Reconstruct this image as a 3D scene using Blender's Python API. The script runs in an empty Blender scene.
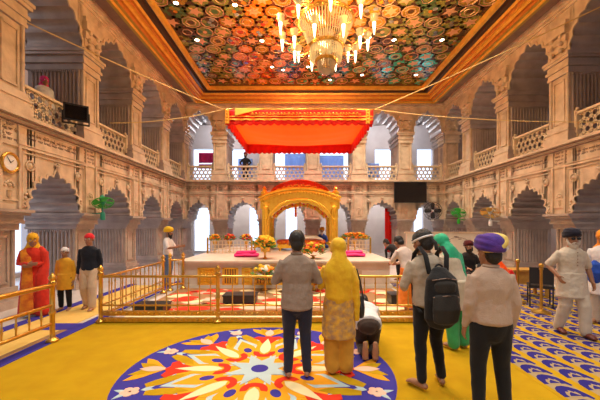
import bpy, bmesh, math, random
from mathutils import Vector, Matrix
random.seed(7)
PI = math.pi
R = math.radians
SC = bpy.context.scene
COL = SC.collection

# ------------------------------------------------------------------ materials
def mat(name, col, rough=.6, metal=0., col2=None, nscale=6., bump=0., bscale=40., emit=None, estr=1., detail=4., spec=.5, trans=0., alpha=1., sheen=0.):
    m = bpy.data.materials.new(name); m.use_nodes = True
    nt = m.node_tree; b = nt.nodes['Principled BSDF']
    b.inputs['Base Color'].default_value = (*col, 1)
    b.inputs['Roughness'].default_value = rough
    b.inputs['Metallic'].default_value = metal
    b.inputs['Specular IOR Level'].default_value = spec
    b.inputs['Transmission Weight'].default_value = trans
    b.inputs['Alpha'].default_value = alpha
    b.inputs['Sheen Weight'].default_value = sheen
    tc = nt.nodes.new('ShaderNodeTexCoord')
    if col2 is not None:
        n = nt.nodes.new('ShaderNodeTexNoise'); n.inputs['Scale'].default_value = nscale; n.inputs['Detail'].default_value = detail
        nt.links.new(tc.outputs['Object'], n.inputs['Vector'])
        r = nt.nodes.new('ShaderNodeValToRGB')
        r.color_ramp.elements[0].position = .35; r.color_ramp.elements[1].position = .65
        r.color_ramp.elements[0].color = (*col, 1); r.color_ramp.elements[1].color = (*col2, 1)
        nt.links.new(n.outputs['Fac'], r.inputs['Fac']); nt.links.new(r.outputs['Color'], b.inputs['Base Color'])
    if bump:
        n2 = nt.nodes.new('ShaderNodeTexNoise'); n2.inputs['Scale'].default_value = bscale; n2.inputs['Detail'].default_value = 3
        nt.links.new(tc.outputs['Object'], n2.inputs['Vector'])
        bp = nt.nodes.new('ShaderNodeBump'); bp.inputs['Strength'].default_value = bump; bp.inputs['Distance'].default_value = .02
        nt.links.new(n2.outputs['Fac'], bp.inputs['Height']); nt.links.new(bp.outputs['Normal'], b.inputs['Normal'])
    if emit is not None:
        b.inputs['Emission Color'].default_value = (*emit, 1); b.inputs['Emission Strength'].default_value = estr
    return m

M = {}
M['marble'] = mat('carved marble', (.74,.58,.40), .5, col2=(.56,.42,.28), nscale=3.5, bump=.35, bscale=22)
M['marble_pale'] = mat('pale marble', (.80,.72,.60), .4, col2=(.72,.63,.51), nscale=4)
M['marble_shaded'] = mat('marble darkened for shade', (.43,.35,.32), .5, col2=(.33,.27,.25), nscale=3, bump=.2, bscale=18)  # darker copy of the marble: shade of soffits and jambs put into the colour
M['pier_front'] = mat('lit pier front marble', (.50,.40,.32), .5, col2=(.40,.31,.25), nscale=4, bump=.3, bscale=22)  # lighter than the jamb copy: stronger light on pier fronts put into the colour
M['jali'] = mat('pierced stone', (.80,.64,.42), .55, col2=(.74,.58,.38), nscale=8)
M['ink'] = mat('engraved letters', (.20,.14,.12), .7)
M['gilt'] = mat('gilt plaster', (.85,.48,.07), .32, .35, col2=(.72,.36,.05), nscale=5)
M['gilt_red'] = mat('orange red gilt moulding', (.55,.16,.02), .35, .3, col2=(.62,.24,.03), nscale=7)
M['gilt_olive'] = mat('olive gilt moulding', (.50,.36,.08), .4, .4)
M['dark_band'] = mat('dark lacquer moulding', (.05,.022,.015), .35)
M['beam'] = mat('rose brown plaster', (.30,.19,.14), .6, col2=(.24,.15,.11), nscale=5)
M['gold'] = mat('polished gold', (1,.64,.06), .30, .5, col2=(.92,.52,.04), nscale=9, bump=.25, bscale=30)
M['brass'] = mat('brass', (.70,.43,.09), .28, .85, col2=(.60,.34,.06), nscale=12)
M['yellow_carpet'] = mat('yellow carpet', (.53,.322,.009), .95, col2=(.47,.275,.008), nscale=3.5, bump=.3, bscale=300, spec=.1)
M['cream_carpet'] = mat('pale yellow carpet', (.80,.55,.16), .95, col2=(.74,.48,.12), nscale=3, bump=.3, bscale=300, spec=.1)
M['blue_carpet'] = mat('blue carpet', (.055,.045,.30), .95, spec=.1)
M['pale_blue'] = mat('pale blue carpet', (.46,.58,.60), .95, spec=.1)
M['orange_carpet'] = mat('orange carpet', (.82,.36,.02), .95, spec=.1)
M['red_carpet'] = mat('red carpet', (.72,.045,.02), .95, spec=.1)
M['cream_pile'] = mat('cream carpet', (.86,.74,.42), .95, spec=.1)
M['pink_pile'] = mat('pink carpet', (.84,.50,.38), .95, spec=.1)
M['brown_binding'] = mat('brown carpet binding', (.32,.17,.07), .9)
M['floor'] = mat('polished pale marble floor', (.74,.70,.66), .18, col2=(.66,.62,.58), nscale=2)
M['black_plastic'] = mat('black plastic', (.015,.015,.017), .4)
M['screen'] = mat('dark glass screen', (.006,.006,.008), .15)
M['white_paint'] = mat('white paint', (.85,.84,.80), .5)
M['red_cloth'] = mat('red satin', (.80,.02,.015), .45, col2=(.70,.012,.012), nscale=6, sheen=.3)
M['orange_cloth'] = mat('orange satin', (.92,.20,.02), .5, col2=(.88,.16,.015), nscale=3, sheen=.3)
def translucent(m, col, fac=.5):
    nt = m.node_tree; b = nt.nodes['Principled BSDF']; o = nt.nodes['Material Output']
    t = nt.nodes.new('ShaderNodeBsdfTranslucent'); t.inputs['Color'].default_value = (*col, 1)
    x = nt.nodes.new('ShaderNodeMixShader'); x.inputs['Fac'].default_value = fac
    nt.links.new(b.outputs['BSDF'], x.inputs[1]); nt.links.new(t.outputs['BSDF'], x.inputs[2]); nt.links.new(x.outputs['Shader'], o.inputs['Surface'])
translucent(M['orange_cloth'], (1,.26,.03), .6); translucent(M['red_cloth'], (.95,.03,.02), .45)
M['gold_thread'] = mat('gold embroidery', (.90,.48,.05), .5, .2, col2=(.80,.30,.03), nscale=60)
M['yellow_cloth'] = mat('yellow satin', (.90,.62,.10), .5)
M['pink_cloth'] = mat('magenta cloth', (.80,.02,.22), .6)
M['rope'] = mat('yellow rope', (.72,.52,.22), .7)
M['green_plastic'] = mat('green plastic', (.03,.42,.03), .4)
M['teal_plastic'] = mat('teal plastic', (.02,.30,.20), .4)
M['leaf'] = mat('leaf green', (.05,.20,.02), .6, col2=(.10,.28,.04), nscale=30)
M['marigold'] = mat('orange marigold petals', (.85,.28,.01), .8, col2=(.80,.18,.01), nscale=40)
M['yellow_petal'] = mat('yellow petals', (.85,.55,.03), .8)
M['red_petal'] = mat('red petals', (.65,.03,.03), .8)
M['white_petal'] = mat('white petals', (.85,.82,.74), .8)
M['wood'] = mat('varnished yellow wood', (.60,.33,.06), .4, col2=(.48,.24,.04), nscale=9)
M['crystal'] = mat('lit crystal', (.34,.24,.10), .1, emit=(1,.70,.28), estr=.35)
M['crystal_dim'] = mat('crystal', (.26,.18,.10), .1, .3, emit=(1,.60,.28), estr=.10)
M['candle'] = mat('glowing lamp glass', (1,.9,.7), .2, emit=(1,.84,.50), estr=3.5)
M['lamp'] = mat('downlight lens', (1,.95,.85), .2, emit=(1,.9,.72), estr=14.)
M['wall_plain'] = mat('lavender plaster wall', (.62,.56,.56), .7, col2=(.56,.50,.50), nscale=2)
M['hair'] = mat('black hair', (.012,.010,.010), .5, bump=.5, bscale=120)
M['eye_white'] = mat('eye white', (.8,.78,.74), .3)
M['iris'] = mat('dark iris', (.02,.012,.008), .2)
M['lip'] = mat('lips', (.30,.10,.08), .5)
SKIN = mat('brown skin', (.36,.18,.10), .5, col2=(.32,.15,.085), nscale=9)
SKIN2 = mat('light brown skin', (.46,.25,.15), .5, col2=(.42,.22,.13), nscale=9)
def cloth(name, c, var=.85, ns=9., rough=.85, c2=None):
    return mat(name, c, rough, col2=c2 or tuple(x*var for x in c), nscale=ns, bump=.25, bscale=90, spec=.2, sheen=.15)

# ------------------------------------------------------------------ mesh builder
class MB:
    def __init__(s, scale=1.):
        s.v = []; s.f = []; s.m = []; s.sm = []; s.scale = scale
    def add(s, vs, fs, mi=0, smooth=False):
        o = len(s.v); s.v += [Vector(p) for p in vs]
        for f in fs:
            s.f.append([o+i for i in f]); s.m.append(mi); s.sm.append(smooth)
    def box(s, x0, x1, y0, y1, z0, z1, mi=0, T=None):
        vs = [(x,y,z) for x in (x0,x1) for y in (y0,y1) for z in (z0,z1)]
        if T: vs = [T(*p) for p in vs]
        s.add(vs, [(0,1,3,2),(4,6,7,5),(0,4,5,1),(2,3,7,6),(0,2,6,4),(1,5,7,3)], mi)
    def loft(s, pts, rad, xref=(1,0,0), n=12, mi=0, cap=True, smooth=True, flat=False, ck=1.):
        pts = [Vector(p) for p in pts]; xref = Vector(xref); rings = []
        k = len(pts); fr = []
        for i in range(k):
            t = (pts[min(i+1,k-1)]-pts[max(i-1,0)]).normalized()
            x = xref - t*xref.dot(t)
            if x.length < 1e-3: x = Vector((0,1,0)) - t*t.y
            if x.length < 1e-3: x = Vector((0,0,1)) - t*t.z
            x.normalize(); fr.append((t, x, t.cross(x)))
        rr = [(r,r) if not isinstance(r, tuple) else r for r in rad]
        def ring(c, a, b, F): return [c + F[1]*(a*math.cos(2*PI*j/n)) + F[2]*(b*math.sin(2*PI*j/n)) for j in range(n)]
        if cap and not flat:
            c = min(rr[0])*ck
            for an in (65, 33): rings.append(ring(pts[0]-fr[0][0]*(c*math.sin(R(an))), rr[0][0]*math.cos(R(an)), rr[0][1]*math.cos(R(an)), fr[0]))
        for i in range(k): rings.append(ring(pts[i], rr[i][0], rr[i][1], fr[i]))
        if cap and not flat:
            c = min(rr[-1])*ck
            for an in (33, 65): rings.append(ring(pts[-1]+fr[-1][0]*(c*math.sin(R(an))), rr[-1][0]*math.cos(R(an)), rr[-1][1]*math.cos(R(an)), fr[-1]))
        vs = [p for r_ in rings for p in r_]; fs = []
        for i in range(len(rings)-1):
            for j in range(n):
                a = i*n+j; b = i*n+(j+1) % n; fs.append((a, b, b+n, a+n))
        s.add(vs, fs, mi, smooth)
        if cap:
            o = len(s.v)-len(vs)
            s.f.append([o+j for j in range(n)][::-1]); s.f.append([o+(len(rings)-1)*n+j for j in range(n)])
            s.m += [mi, mi]; s.sm += [smooth and not flat]*2
    def cyl(s, p0, p1, r0, r1=None, n=10, mi=0):
        s.loft([p0, p1], [r0, r0 if r1 is None else r1], n=n, mi=mi, flat=True)
    def lathe(s, c, prof, n=16, mi=0, axis='z', smooth=True):
        vs = []; fs = []; c = Vector(c)
        for r, z in prof:
            for j in range(n):
                a = 2*PI*j/n; p = Vector((r*math.cos(a), r*math.sin(a), z))
                if axis == 'y': p = Vector((p.x, p.z, p.y))
                if axis == 'x': p = Vector((p.z, p.x, p.y))
                vs.append(c+p)
        for i in range(len(prof)-1):
            for j in range(n):
                a = i*n+j; b = i*n+(j+1) % n; fs.append((a, b, b+n, a+n))
        fs.append(tuple(range(n))[::-1]); fs.append(tuple((len(prof)-1)*n+j for j in range(n)))
        s.add(vs, fs, mi, smooth)
    def ball(s, c, r, n=14, mi=0, M3=None):
        if not isinstance(r, tuple): r = (r,r,r)
        vs = []; fs = []; k = max(5, n//2); c = Vector(c)
        for i in range(1, k):
            t = PI*i/k
            for j in range(n):
                a = 2*PI*j/n
                p = Vector((r[0]*math.sin(t)*math.cos(a), r[1]*math.sin(t)*math.sin(a), r[2]*math.cos(t)))
                vs.append(c + (M3 @ p if M3 else p))
        for i in range(k-2):
            for j in range(n):
                a = i*n+j; b = i*n+(j+1) % n; fs.append((a, a+n, b+n, b))
        top = Vector((0,0,r[2])); bot = Vector((0,0,-r[2]))
        vs += [c+(M3 @ top if M3 else top), c+(M3 @ bot if M3 else bot)]; t = len(vs)-2
        for j in range(n):
            fs.append((t, j, (j+1) % n)); fs.append((t+1, (k-2)*n+(j+1) % n, (k-2)*n+j))
        s.add(vs, fs, mi, True)
    def torus(s, c, R0, r, n=20, m=8, mi=0, M3=None, sx=1., sy=1.):
        vs = []; fs = []; c = Vector(c)
        for i in range(n):
            a = 2*PI*i/n
            for j in range(m):
                b = 2*PI*j/m
                p = Vector(((R0*sx+r*math.cos(b))*math.cos(a), (R0*sy+r*math.cos(b))*math.sin(a), r*math.sin(b)))
                vs.append(c + (M3 @ p if M3 else p))
        for i in range(n):
            for j in range(m):
                fs.append((i*m+j, ((i+1) % n)*m+j, ((i+1) % n)*m+(j+1) % m, i*m+(j+1) % m))
        s.add(vs, fs, mi, True)
    def poly(s, pts, z0, z1, mi=0, T=None):      # vertical prism over a 2-D outline
        n = len(pts); vs = [(p[0],p[1],z0) for p in pts]+[(p[0],p[1],z1) for p in pts]
        if T: vs = [T(*p) for p in vs]
        s.add(vs, [tuple(range(n))[::-1], tuple(range(n, 2*n))]+[(i,(i+1) % n,n+(i+1) % n,n+i) for i in range(n)], mi)
    def obj(s, name, mats, parent=None, at=None, kind=None, label=None):
        if not isinstance(mats, (list, tuple)): mats = [mats]
        me = bpy.data.meshes.new(name)
        q = Vector(at) if at is not None else Vector((0,0,0))
        me.from_pydata([(p-q)*s.scale for p in s.v], [], s.f)
        for m in mats: me.materials.append(m)
        for p, mi, sm in zip(me.polygons, s.m, s.sm): p.material_index = mi; p.use_smooth = sm
        bm = bmesh.new(); bm.from_mesh(me); bmesh.ops.recalc_face_normals(bm, faces=bm.faces); bm.to_mesh(me); bm.free()
        me.set_sharp_from_angle(angle=R(50)); me.update()
        o = bpy.data.objects.new(name, me); COL.objects.link(o)
        if at is not None: o.location = q
        if parent: o.parent = parent
        if kind: o['kind'] = kind
        if label: o['label'] = label
        return o

def blob(o, voxel, smooth=3, wrinkle=0., wscale=.12):
    r = o.modifiers.new('r', 'REMESH'); r.mode = 'VOXEL'; r.voxel_size = voxel; r.use_smooth_shade = True
    if smooth:
        k = o.modifiers.new('s', 'SMOOTH'); k.factor = .5; k.iterations = smooth
    if wrinkle:
        t = bpy.data.textures.new('w', 'CLOUDS'); t.noise_scale = wscale; t.noise_depth = 2
        d = o.modifiers.new('d', 'DISPLACE'); d.texture = t; d.strength = wrinkle; d.mid_level = .5; d.texture_coords = 'LOCAL'
    dg = bpy.context.evaluated_depsgraph_get()
    me = bpy.data.meshes.new_from_object(o.evaluated_get(dg))
    o.modifiers.clear(); o.data = me
    for p in me.polygons: p.use_smooth = True
    return o

def tag(o, label, cat, group=None, kind=None):
    o['label'] = label; o['category'] = cat
    if group: o['group'] = group
    if kind: o['kind'] = kind
    return o
def thing(name, label, cat, loc=(0,0,0), rz=0., group=None):
    o = bpy.data.objects.new(name, None); COL.objects.link(o); o.empty_display_size = .1
    o.location = loc; o.rotation_euler = (0,0,rz)
    return tag(o, label, cat, group)
def dup(root, loc, rz=None, label=None):
    r = root.copy(); COL.objects.link(r); r.location = loc
    if rz is not None: r.rotation_euler = (0,0,rz)
    if label: r['label'] = label
    for ch in list(root.children):
        c = ch.copy(); COL.objects.link(c); c.parent = r
        for g in ch.children:
            d = g.copy(); COL.objects.link(d); d.parent = c
    return r

# ------------------------------------------------------------------ camera, world
F = 320.; H = 1.75; VX = 300.; VY = 226.
cam = bpy.data.cameras.new('camera'); co = bpy.data.objects.new('camera', cam); COL.objects.link(co)
cam.sensor_width = 36; cam.lens = F/600*36; cam.shift_y = (VY-200)/600; cam.clip_start = .05
co.location = (0,0,H); co.rotation_euler = (PI/2,0,0); SC.camera = co
def W(px, py, Y): return Vector(((px-VX)/F*Y, Y, H-(py-VY)/F*Y))

w = bpy.data.worlds.new('daylight'); SC.world = w; w.use_nodes = True
bg = w.node_tree.nodes['Background']; bg.inputs['Color'].default_value = (.64,.77,1,1); bg.inputs['Strength'].default_value = 1.8
SC.view_settings.view_transform = 'Standard'; SC.view_settings.look = 'None'
SC.view_settings.exposure = 0.12; SC.view_settings.gamma = 1
SC.cycles.use_denoising = True
SC.cycles.max_bounces = 6; SC.cycles.diffuse_bounces = 4; SC.cycles.sample_clamp_indirect = 6
SC.cycles.caustics_reflective = False; SC.cycles.caustics_refractive = False

def lamp(kind, loc, power, col, size=.1, rot=(0,0,0), **kw):
    l = bpy.data.lights.new('lamp', kind); l.energy = power; l.color = col
    if kind == 'AREA':
        l.shape = 'DISK'; l.size = size
    else: l.shadow_soft_size = size
    for k, v in kw.items(): setattr(l, k, v)
    o = bpy.data.objects.new('lamp', l); COL.objects.link(o); o.location = loc; o.rotation_euler = rot
    return o

# ------------------------------------------------------------------ room shell
XL, XR, YB, YF = -6., 7.53, 16.6, -4.4
TH = 1.5
LEDGE = 4.12; ZC = 8.1
TL = lambda s, d, z: (XL-d, s, z)
TR = lambda s, d, z: (XR+d, s, z)
TB = lambda s, d, z: (s, YB+d, z)
TF = lambda s, d, z: (s, YF-d, z)

def structure(mb, name, mats, parent=None):
    o = mb.obj(name, mats, parent)
    o['kind'] = 'structure'
    return o

mb = MB(); mb.box(XL-5, XR+5, YF-4, YB+5, -.2, 0); structure(mb, 'floor', M['floor'])

def arch_pts(c, wd, zs, za, lobes=11, per=6, amp=.12, tip=.12):
    out = []; n = lobes*per
    for i in range(n+1):
        t = PI*i/n
        f = 1-amp+amp*abs(math.sin(lobes*t))
        e = math.exp(-((t-PI/2)/.13)**2)
        x = -wd*math.cos(t)*f; z = zs+(za-tip-zs)*(math.sin(t)**.85)*(1-(amp*.8 if 0 < i < n else 0)*(1-abs(math.sin(lobes*t)))) + tip*e
        if i in (0, n): x = -wd*math.cos(t); z = zs
        out.append((c+x, z))
    return out

def arcade(mb, T, c, s0, s1, wd, zs, za, zt, depth, lobes=11, hood=True, amp=.12):
    P = arch_pts(c, wd, zs, za, lobes, amp=amp)
    n = len(P)
    for d in (0, depth):
        vs = []; fs = []
        for p in P: vs += [T(p[0], d, p[1]), T(p[0], d, zt)]
        for i in range(n-1): fs.append((2*i, 2*i+2, 2*i+3, 2*i+1))
        mb.add(vs, fs, 0)
        mb.add([T(s0,d,zs),T(c-wd,d,zs),T(c-wd,d,zt),T(s0,d,zt)], [(0,1,2,3)], 0)
        mb.add([T(s1,d,zs),T(c+wd,d,zs),T(c+wd,d,zt),T(s1,d,zt)], [(0,1,2,3)], 0)
    vs = []; fs = []
    for p in P: vs += [T(p[0],0,p[1]), T(p[0],depth,p[1])]
    for i in range(n-1): fs.append((2*i, 2*i+2, 2*i+3, 2*i+1))
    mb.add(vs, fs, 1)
    if hood:
        zc = zs+.2; vs = []; fs = []
        for p in P:
            q = (c+(p[0]-c)*1.09, zc+(p[1]-zc)*1.085)
            vs += [T(p[0],-.035,p[1]), T(q[0],-.035,q[1]), T(q[0],0,q[1]), T(p[0],0,p[1])]
        for i in range(n-1):
            a = 4*i; b = a+4
            fs += [(a,b,b+1,a+1), (a+1,b+1,b+2,a+2), (a,b,b+3,a+3)]
        mb.add(vs, fs, 0)

def pier(mb, T, c, hw, z0, zs, depth, base, cap0, mi=0, flutes=True, d0=0.):
    mb.box(c-hw, c+hw, d0+.05, depth, z0, zs, mi, T); mb.box(c-hw, c+hw, d0, d0+.05, z0, zs, 1, T)
    # stepped base
    for k, (e, a, b) in enumerate(((.12,0,.4),(.08,.4,.62),(.10,.62,.74),(.05,.74,1.))):
        mb.box(c-hw-e, c+hw+e, d0-e, depth+e, z0+base*a, z0+base*b, mi, T); mb.box(c-hw-e, c+hw+e, d0-e-.02, d0-e, z0+base*a, z0+base*b, 1, T)
    # stepped impost
    hcap = zs-cap0
    for e, a, b in ((.05,0,.14),(.035,.14,.32),(.08,.32,.46),(.045,.46,.72),(.11,.72,.86),(.14,.86,1.)):
        df = d0*(1-(a+b)/2)-e
        mb.box(c-hw-e, c+hw+e, df, depth+e, cap0+hcap*a, cap0+hcap*b, mi, T); mb.box(c-hw-e, c+hw+e, df-.02, df, cap0+hcap*a, cap0+hcap*b, 1, T)
    # dentils and flutes
    zb = z0+base; zt = cap0
    if flutes:
        k = int((depth-.12-d0)/.105)
        for sd in (-1, 1):
            for i in range(k):
                d = d0+.1+i*.105
                mb.cyl(T(c+sd*hw, d, zb), T(c+sd*hw, d, zt-.03), .04, n=8, mi=mi)
        for sd in (-1, 1):
            for i in range(k*2):
                d = d0+.06+i*.0525
                mb.box(c+sd*(hw+.035)-.03, c+sd*(hw+.035)+.03, d, d+.028, zt-.07, zt-.01, mi, T)
    # front corner colonnettes and sunken panel border
    for sd in (-1, 1): mb.cyl(T(c+sd*(hw-.03), d0-.01, zb), T(c+sd*(hw-.03), d0-.01, zt), .045, n=8, mi=1)
    a = hw*.55
    for sd in (-1, 1): mb.box(c+sd*a-.02, c+sd*a+.02, d0-.03, d0, zb+.1, zt-.12, 1, T)
    mb.box(c-a, c+a, d0-.03, d0, zb+.08, zb+.12, 1, T); mb.box(c-a, c+a, d0-.03, d0, zt-.16, zt-.12, 1, T)

def rosette(mb, T, s, z, r):
    n = 20
    def ringd(r0, r1, d0, d1):
        vs = []; fs = []
        for k in range(n):
            a = 2*PI*k/n; vs += [T(s+r0*math.cos(a), d0, z+r0*math.sin(a)), T(s+r1*math.cos(a), d1, z+r1*math.sin(a))]
        for k in range(n): fs.append((2*k, 2*k+1, (2*k+3) % (2*n), (2*k+2) % (2*n)))
        mb.add(vs, fs, 0)
    ringd(r, r, 0, -.035); ringd(r, r*.82, -.035, -.04); ringd(r*.82, r*.75, -.04, -.018)
    vs = []; 
    for k in range(n):
        a = 2*PI*k/n; q = r*(.70 if k % 2 else .5); vs.append(T(s+q*math.cos(a), -.02, z+q*math.sin(a)))
    mb.add(vs+[T(s, -.055, z)], [(k, (k+1) % n, n) for k in range(n)], 0)
    ringd(r*.76, r*.70, -.018, -.018)

def inscription(mb, T, s0, s1, z0, z1, rows=2, seed=1):
    rnd = random.Random(seed); hh = (z1-z0)/rows
    for r_ in range(rows):
        zt = z1-r_*hh-hh*.22; s = s0+rnd.random()*.05
        while s < s1-.08:
            wl = rnd.uniform(.10,.2)
            if s+wl > s1: break
            mb.box(s, s+wl, -.006, 0, zt-.007, zt+.004, 0, T)
            x = s+.012
            while x < s+wl-.015:
                k = rnd.random(); h2 = hh*rnd.uniform(.3,.5)
                mb.box(x, x+.012, -.006, 0, zt-h2, zt, 0, T)
                if k > .4: mb.box(x, x+.035, -.006, 0, zt-h2, zt-h2+.014, 0, T)
                if k > .75: mb.box(x+.005, x+.02, -.006, 0, zt+.02, zt+.04, 0, T)
                x += rnd.uniform(.03,.05)
            s += wl+rnd.uniform(.03,.05)

def bay_relief(mb, T, c, half, za, w_arch):
    f = half-.22; zt = 3.42
    for sd in (-1, 1):
        mb.box(c+sd*f-.03, c+sd*f+.03, -.05, 0, 2.12, zt, 0, T)
        mb.box(c+sd*(f-.08)-.012, c+sd*(f-.08)+.012, -.03, 0, 2.12, zt-.08, 0, T)
    mb.box(c-f-.03, c+f+.03, -.05, 0, zt, zt+.05, 0, T); mb.box(c-f+.07, c+f-.07, -.03, 0, zt-.09, zt-.065, 0, T)
    # tablet border
    for z in (3.51, 3.9): mb.box(c-f-.03, c+f+.03, -.025, 0, z-.012, z+.012, 0, T)
    for sd in (-1, 1): mb.box(c+sd*(f+.015)-.015, c+sd*(f+.015)+.015, -.04, 0, 3.51, 3.9, 0, T)
    for sd in (-1, 1): rosette(mb, T, c+sd*(f-.28), 3.08, .12)
    # finial above the crown of the arch
    mb.ball(T(c, -.05, za+.09), .05, 8); mb.ball(T(c, -.05, za+.17), .035, 8); mb.ball(T(c-.06, -.04, za+.12), .035, 8); mb.ball(T(c+.06, -.04, za+.12), .035, 8)

def pier_relief(mb, T, c, hw):
    a = hw*.62
    for sd in (-1, 1): mb.box(c+sd*a-.015, c+sd*a+.015, -.03, 0, 2.3, 3.45, 0, T)
    mb.box(c-a, c+a, -.03, 0, 2.28, 2.31, 0, T); mb.box(c-a, c+a, -.03, 0, 3.43, 3.46, 0, T)
    # carved vase of flowers
    mb.lathe(T(c, .01, 2.34), [(.04,0),(.065,.05),(.05,.12),(.07,.15)], 10)
    for k in range(7):
        an = R(20+k*23); mb.ball(T(c+.11*math.cos(an), -.0, 2.53+.15*math.sin(an)), .032, 8)
    mb.ball(T(c, -.0, 2.60), .045, 8)
    # bracket leaves beside the arch spring
    for sd in (-1, 1):
        for k in range(4): mb.ball(T(c+sd*(hw+.02+.012*k), -.0, 2.18+k*.09), .042, 8)

def build_wall(name, T, bays, piers, ends, hw=.34, hu=.33, up_half=.92):
    """bays: (centre, s0, s1, half opening)"""
    mbw = MB()
    for c, s0, s1, wd in bays:
        arcade(mbw, T, c, s0, s1, wd, 2.1, 3.1, LEDGE-.1, TH)
        arcade(mbw, T, c, s0, s1, min(up_half, (s1-s0)/2-.3, wd+.1), 6.6, 7.75, ZC+.1, TH, 9, True, .085)
    wall = structure(mbw, name, [M['marble'], M['marble_shaded']])
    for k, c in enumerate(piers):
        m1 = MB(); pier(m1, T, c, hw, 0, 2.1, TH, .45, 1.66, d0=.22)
        structure(m1, 'pier', [M['marble_shaded'], M['pier_front']], wall)
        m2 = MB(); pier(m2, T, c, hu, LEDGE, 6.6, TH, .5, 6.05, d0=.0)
        # flaring carved bracket capital up to the cornice
        for e, z in ((.02,6.6),(.06,6.75),(.10,6.95),(.14,7.2),(.10,7.35)):
            m2.box(c-hu*.9-e*.3, c+hu*.9+e*.3, -e, 0, z, z+.2, 1, T)
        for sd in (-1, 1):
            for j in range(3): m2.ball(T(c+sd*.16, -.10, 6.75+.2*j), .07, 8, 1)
        structure(m2, 'gallery_column', [M['marble_shaded'], M['marble']], wall)
    m3 = MB()
    for i, (c, s0, s1, wd) in enumerate(bays):
        bay_relief(m3, T, c, (s1-s0)/2, 3.1, wd)
    for c in piers: pier_relief(m3, T, c, hw)
    structure(m3, 'carved_relief', M['marble'], wall)
    m4 = MB()
    for i, (c, s0, s1, wd) in enumerate(bays):
        h = (s1-s0)/2-.32
        inscription(m4, T, c-h+.12, c+h-.12, 3.63, 3.81, 2, seed=i+3)
    for i, c in enumerate(piers): inscription(m4, T, c-hw*.8, c+hw*.8, 3.5, 3.9, 4, seed=50+i)
    structure(m4, 'inscription', M['ink'], wall)
    m5 = MB(); a, b = ends
    for e, z0, z1 in ((.05,3.93,3.98),(.12,3.98,4.03),(.19,4.03,4.09),(.16,4.09,4.12)):
        m5.box(a, b, -e, .05, z0, z1, 0, T)
    m5.box(a, b, -.14, -.05, 3.985, 4.015, 1, T); m5.box(a, b, -.06, .05, 3.92, 3.94, 1, T)  # dark strips paint in the shadow line below the ledge
    m5.box(a, b, .05, 4.0, 3.9, LEDGE, 0, T)
    for e, z0, z1 in ((.06,7.86,7.92),(.12,7.92,8.0),(.2,8.0,8.1)): m5.box(a, b, -e, .1, z0, z1, 0, T)
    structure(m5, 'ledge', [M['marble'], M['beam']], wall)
    return wall

HL = 2.55/2
bl = [(7.87+2.55*k, 7.87+2.55*k-HL, 7.87+2.55*k+HL, .84) for k in range(-5, 4)]
pl = [6.6+2.55*k for k in range(-4, 5)]
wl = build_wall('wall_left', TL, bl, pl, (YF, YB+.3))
HR = 2.57/2
br = [(8.0+2.57*k, 8.0+2.57*k-HR, 8.0+2.57*k+HR, .84) for k in range(-5, 4)]
pr = [6.715+2.57*k for k in range(-4, 5)]
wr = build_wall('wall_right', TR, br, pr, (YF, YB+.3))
pb = [-6.5,-4.16,-1.76,.67,3.06,5.46,7.87]
bb = []
for a, b in zip(pb[:-1], pb[1:]):
    c = (a+b)/2; wd = .80
    if a < -6: c = -5.25; wd = .62
    if b > 7.5: c = 6.62; wd = .62
    bb.append((c, a, b, wd))
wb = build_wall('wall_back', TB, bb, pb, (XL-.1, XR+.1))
# wall behind the camera, plain arcade
mbf = MB()
for k in range(6):
    a = XL+k*2.255; arcade(mbf, TF, a+1.1275, a, a+2.255, .84, 2.1, 3.1, ZC+.1, .6)
    mbf.box(a-.28, a+.28, 0, .6, 0, 2.1, 0, TF)
structure(mbf, 'wall_front', [M['marble'], M['marble_shaded']])

# outer walls of the aisles with daylight openings
def outer(name, T, s0, s1, low, high, d, zl=(.15,2.6), zh=(5.0,7.7)):
    m = MB()
    def rowz(z0, z1, a, b, ops):
        m.box(s0, s1, d, d+.25, z0, a, 0, T); m.box(s0, s1, d, d+.25, b, z1, 0, T)
        x = s0
        for c, hw in sorted(ops):
            m.box(x, c-hw, d, d+.25, a, b, 0, T); x = c+hw
        m.box(x, s1, d, d+.25, a, b, 0, T)
    rowz(0, LEDGE-.1, *zl, low); rowz(LEDGE-.1, ZC+.3, *zh, high)
    return structure(m, name, M['wall_plain'])
outer('wall_left_outer', TL, YF-.5, YB+4.4, [(2.8,.8),(5.3,.8),(7.8,.8),(10.4,.9),(13,.8),(15.6,.7)], [(5.3,.4),(11.9,.4),(15.4,.5)], 3.6)
outer('wall_right_outer', TR, YF-.5, YB+4.4, [(2.8,.5),(5.4,.5),(11.4,.3),(15.9,.4)], [(5.4,.5),(11.5,.45),(14.9,.55),(18.3,.5)], 3.6)
outer('wall_back_outer', TB, XL-3.6, XR+3.6, [(-6.3,.5),(-2.95,.3),(-.55,.36),(7.6,.3)], [(-6.2,.65),(-4.0,.5),(-.7,1.0),(2.25,1.05),(5.4,.6),(8.0,.5)], 3.9, (.15,2.9), (4.4,6.7))
m = MB(); m.box(XL-4, XR+4, YF-4, YB+5, ZC+.32, ZC+.5); 
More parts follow.
